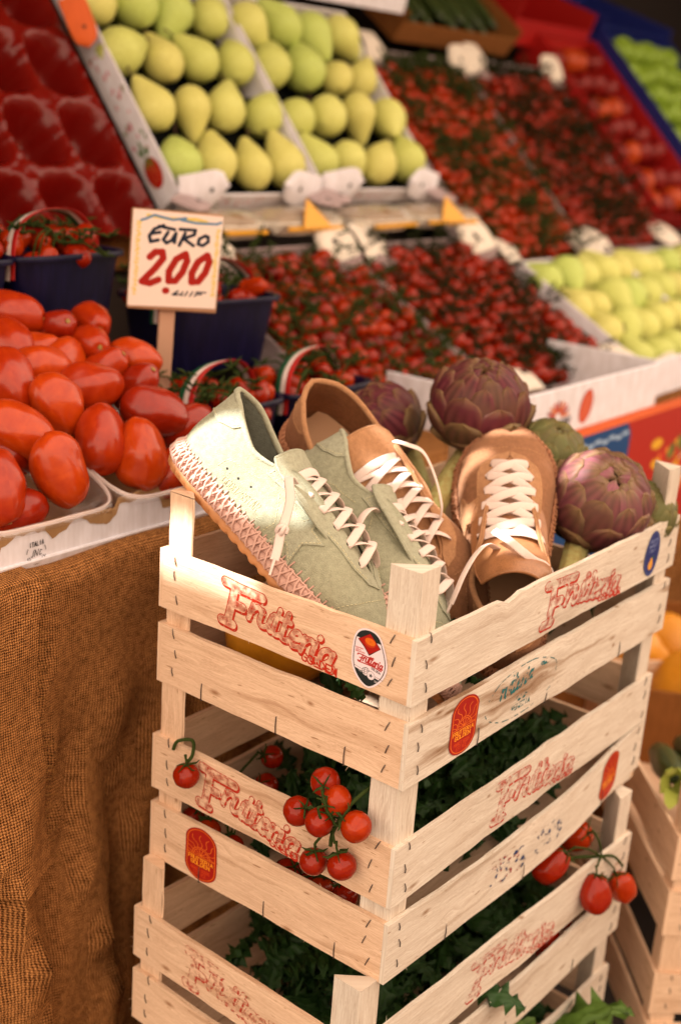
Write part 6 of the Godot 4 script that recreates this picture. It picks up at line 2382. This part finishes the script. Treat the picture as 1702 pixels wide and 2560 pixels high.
	var r := RandomNumberGenerator.new()
	r.seed = 12
	for k in 12:
		var m := part("cucumber", plum_mesh(1300 + k % 3, 0.021, 0.34), M.zucchini, null, spun(Vector3(-1.55 + r.randf_range(-0.01, 0.01), 0.715 + 0.02 * (k % 2), -1.83 - 0.042 * k), Vector3(-1, 0.75, r.randf_range(-0.06, 0.06))))
		tag(m, "dark green cucumber in the brown carton at the top", "cucumber", "cucumbers in the brown carton")
	c = carton("white_carton", "empty white carton on the top shelf above the right pear carton", "carton", Vector3(-1.255, 0.612, -1.02), U, Vector3(-1, 0.25, 0).normalized(), 0.62, 0.40, 0.10, 0.07, M.card_white, M.card_brown)
	for e in [[Vector3(-0.94, 0.63, -1.86), "left"], [Vector3(-0.94, 0.63, -2.2), "right"]]:
		pass
	# apples in a red and in a blue crate, farther along
	for e in [["red plastic crate of red apples farther along the stall", Vector3(-1.0, 0.17, -2.49), "crate_red", ["apple_red", "apple_red", "apple_orange"], "red apple in the red plastic crate"], ["blue plastic crate of green apples at the far end of the stall", Vector3(-1.0, 0.22, -2.84), "crate_blue", ["apple_green", "apple_green", "apple_green"], "green apple in the blue plastic crate"]]:
		c = carton("plastic_crate", e[0], "crate", e[1] - U.cross(up) * 0.05, U, up, 0.34 if e[2] == "crate_red" else 0.48, 0.62, 0.10, 0.06, M[e[2]], M[e[2]])
		for j in 7:
			for i in (4 if e[2] == "crate_red" else 6):
				var p: Vector3 = e[1] + U * (0.045 + 0.078 * i + r.randf_range(-0.01, 0.01)) + up * (0.05 + 0.084 * j + r.randf_range(-0.01, 0.01)) + U.cross(up) * r.randf_range(0.0, 0.02)
				var m := put("apple", apple_mesh(), M[e[3][r.randi() % 3]], null, spun(p, Vector3(r.randf_range(-1, 1), 1, r.randf_range(-1, 1)), r.randf() * TAU))
				tag(m, "%s, %s in the %s row" % [e[4], (["leftmost", "second", "third", "rightmost"] if e[2] == "crate_red" else ["leftmost", "second from left", "third from left", "third from right", "second from right", "rightmost"])[i], ["bottom", "second lowest", "third lowest", "middle", "third highest", "second highest", "top"][j]], "apple", (e[4] as String).replace("apple", "apples"))
	c = carton("plastic_crate", "empty red plastic crate on the top shelf beside the cucumbers", "crate", Vector3(-1.42, 0.60, -2.36), U, Vector3(-1, 0.35, 0).normalized(), 0.42, 0.35, 0.12, 0.07, M.crate_red, M.crate_red)
	c = carton("plastic_crate", "empty blue plastic crate on the top shelf at the far right", "crate", Vector3(-1.42, 0.60, -2.85), U, Vector3(-1, 0.35, 0).normalized(), 0.46, 0.35, 0.12, 0.07, M.crate_blue, M.crate_blue)


var apple: ArrayMesh

func apple_mesh() -> ArrayMesh:
	if apple == null:
		var b := MB.new()
		var p := PackedVector2Array()
		for j in 17:
			var a := PI * j / 16.0
			p.append(Vector2(0.040 * sin(a) * (1.0 - 0.06 * cos(a)) + 0.0001, -0.036 * cos(a) - (0.012 * clampf((j - 13) / 3.0, 0, 1)) + (0.006 if j == 0 else 0.0)))
		b.lathe(p, 20, Transform3D.IDENTITY, 5, 0.015)
		b.tube(PackedVector3Array([Vector3(0, 0.022, 0), Vector3(0.002, 0.036, 0), Vector3(0.005, 0.044, 0.002)]), PackedFloat32Array([0.0014]), 5)
		apple = b.mesh()
	return apple


func make_right_side() -> void:
	var U := Vector3(0, 0, -1)
	# white carton with red prints, and the glossy printed box before it
	var b := MB.new()
	var o := thing("fruit_carton", "white fruit carton printed with a red fan, below the lower pears", "carton", Transform3D(Basis.IDENTITY, Vector3(-0.364, -0.046, -0.74)))
	b.box(Vector3(0, 0.038, -0.25), Vector3(0.005, 0.076, 0.50), 0.0015)
	part("front_wall", b, M.card_white, o)
	b = MB.new()
	b.box(Vector3(-0.11, 0.040, -0.003), Vector3(0.214, 0.08, 0.005), 0.0015)
	part("end_wall", b, M.card_white, o)
	b = MB.new()
	b.box(Vector3(-0.11, 0.040, -0.497), Vector3(0.214, 0.08, 0.005), 0.0015)
	part("end_wall", b, M.card_white, o)
	part("print", sheet_mesh(PackedVector3Array([Vector3(0.0030, 0.004, -0.10), Vector3(0.0030, 0.004, -0.28), Vector3(0.0030, 0.070, -0.10), Vector3(0.0030, 0.070, -0.28)]), Vector3(1, 0, 0)), PR.fan, o)
	o = thing("fruit_carton", "plain white fruit carton at the right edge, beyond the fan-printed one", "carton", Transform3D(Basis(Vector3.UP, 0.04), Vector3(-0.40, -0.050, -1.27)))
	b = MB.new()
	b.box(Vector3(0, 0.034, -0.25), Vector3(0.005, 0.068, 0.50), 0.0015)
	part("front_wall", b, M.card_white, o)
	b = MB.new()
	b.box(Vector3(-0.11, 0.034, -0.003), Vector3(0.214, 0.068, 0.005), 0.0015)
	part("end_wall", b, M.card_white, o)
	o = thing("printed_box", "glossy blue and red printed fruit box standing behind the artichokes", "box", Transform3D(Basis.IDENTITY, Vector3(-0.345, -0.284, -0.88)))
	b = MB.new()
	b.box(Vector3(0, 0.118, -0.28), Vector3(0.006, 0.236, 0.56), 0.002)
	b.box(Vector3(-0.012, 0.2355, -0.28), Vector3(0.018, 0.004, 0.555), 0.0015)
	part("board", b, M.card_peach, o)
	part("print", sheet_mesh(PackedVector3Array([Vector3(0.0034, 0.004, -0.004), Vector3(0.0034, 0.004, -0.556), Vector3(0.0034, 0.233, -0.004), Vector3(0.0034, 0.233, -0.556)]), Vector3(1, 0, 0)), PR.box, o)
	# the second stack of crates
	var zx := Vector3(-0.661, 0, -0.751)   # its long side runs this way
	var near := Vector3(0.751, 0, -0.661)  # its near side runs this way
	for k in 2:
		var at := Transform3D(Basis(-near, Vector3.UP, -zx), Vector3(0.058, -0.396 - 0.196 * k, -0.527) + near * 0.0)
		# the crate's own near corner is at its +x +z corner, so put the left one there
		at.origin += near * CW
		at.basis = Basis(near, Vector3.UP, -zx)
		make_crate(["upper wooden crate of the second stack, holding zucchini with blossoms", "lower wooden crate of the second stack at the right edge"][k], at, 6 + k, "wooden crates in the second stack")
	# zucchini with their flowers in the upper one
	var r := RandomNumberGenerator.new()
	r.seed = 31
	var c0 := Vector3(0.058, -0.396, -0.527)
	for k in 9:
		var p := c0 + near * (0.04 + 0.028 * k) + zx * (0.20 + r.randf_range(-0.03, 0.03)) + Vector3(0, -0.02 + r.randf_range(-0.02, 0.02), 0)
		var ax := (zx * -1.0 + near * r.randf_range(-0.25, 0.25) + Vector3(0, 0.28, 0)).normalized()
		o = thing("zucchini", "striped green zucchini with an open yellow blossom in the second stack", "zucchini", spun(p, ax, r.randf() * TAU), "zucchini with blossoms")
		part("flesh", plum_mesh(1400 + k, 0.019, 0.17), M.zucchini, o)
		b = MB.new()
		for s in 6:
			var a := TAU * s / 6.0
			var P := PackedVector3Array()
			for j in 8:
				var t := j / 7.0
				for i in 5:
					var w := (i / 2.0 - 1.0) * 0.013 * sin(PI * minf(t * 0.85 + 0.12, 1.0))
					var rad := 0.010 + 0.016 * t * t + 0.004 * sin(t * 9.0 + s)
					P.append(Vector3(cos(a) * rad - sin(a) * w, 0.082 + 0.060 * t, sin(a) * rad + cos(a) * w))
			b.grid(P, 5, 8, false, 1, 1, Vector3(cos(a), 0.2, sin(a)))
		part("blossom", b, M.petal if k % 3 else M.petal_green, o)
	# yellow melons in a brown box between the stacks and the stall
	o = thing("brown_box", "brown cardboard box of yellow melons behind the second stack", "box", Transform3D(Basis(Vector3.UP, 0.5), Vector3(-0.20, GROUND, -1.12)))
	for e in [["wall", Vector3(0, 0.16, 0.20), Vector3(0.42, 0.32, 0.005)], ["wall", Vector3(0, 0.16, -0.20), Vector3(0.42, 0.32, 0.005)], ["wall", Vector3(-0.21, 0.16, 0), Vector3(0.005, 0.32, 0.394)], ["wall", Vector3(0.21, 0.16, 0), Vector3(0.005, 0.32, 0.394)], ["bottom", Vector3(0, 0.14, 0), Vector3(0.41, 0.005, 0.39)]]:
		b = MB.new()
		b.box(e[1], e[2], 0.001)
		part(e[0], b, M.card_brown, o)
	var ms := plum_mesh(81, 0.062, 0.17).mesh()
	for e in [[Vector3(-0.14, -0.44, -1.02), Vector3(0.5, 1, 0.1)], [Vector3(-0.26, -0.45, -1.06), Vector3(0.2, 1, 0.4)], [Vector3(-0.12, -0.45, -1.19), Vector3(0.6, 0.8, -0.3)], [Vector3(-0.27, -0.46, -1.2), Vector3(1, 0.4, 0.2)]]:
		var m := put("yellow_melon", ms, M.yellow_fruit, null, spun(e[0], e[1]))
		tag(m, "yellow melon heaped in the brown box behind the second stack", "melon", "yellow melons in the brown box")
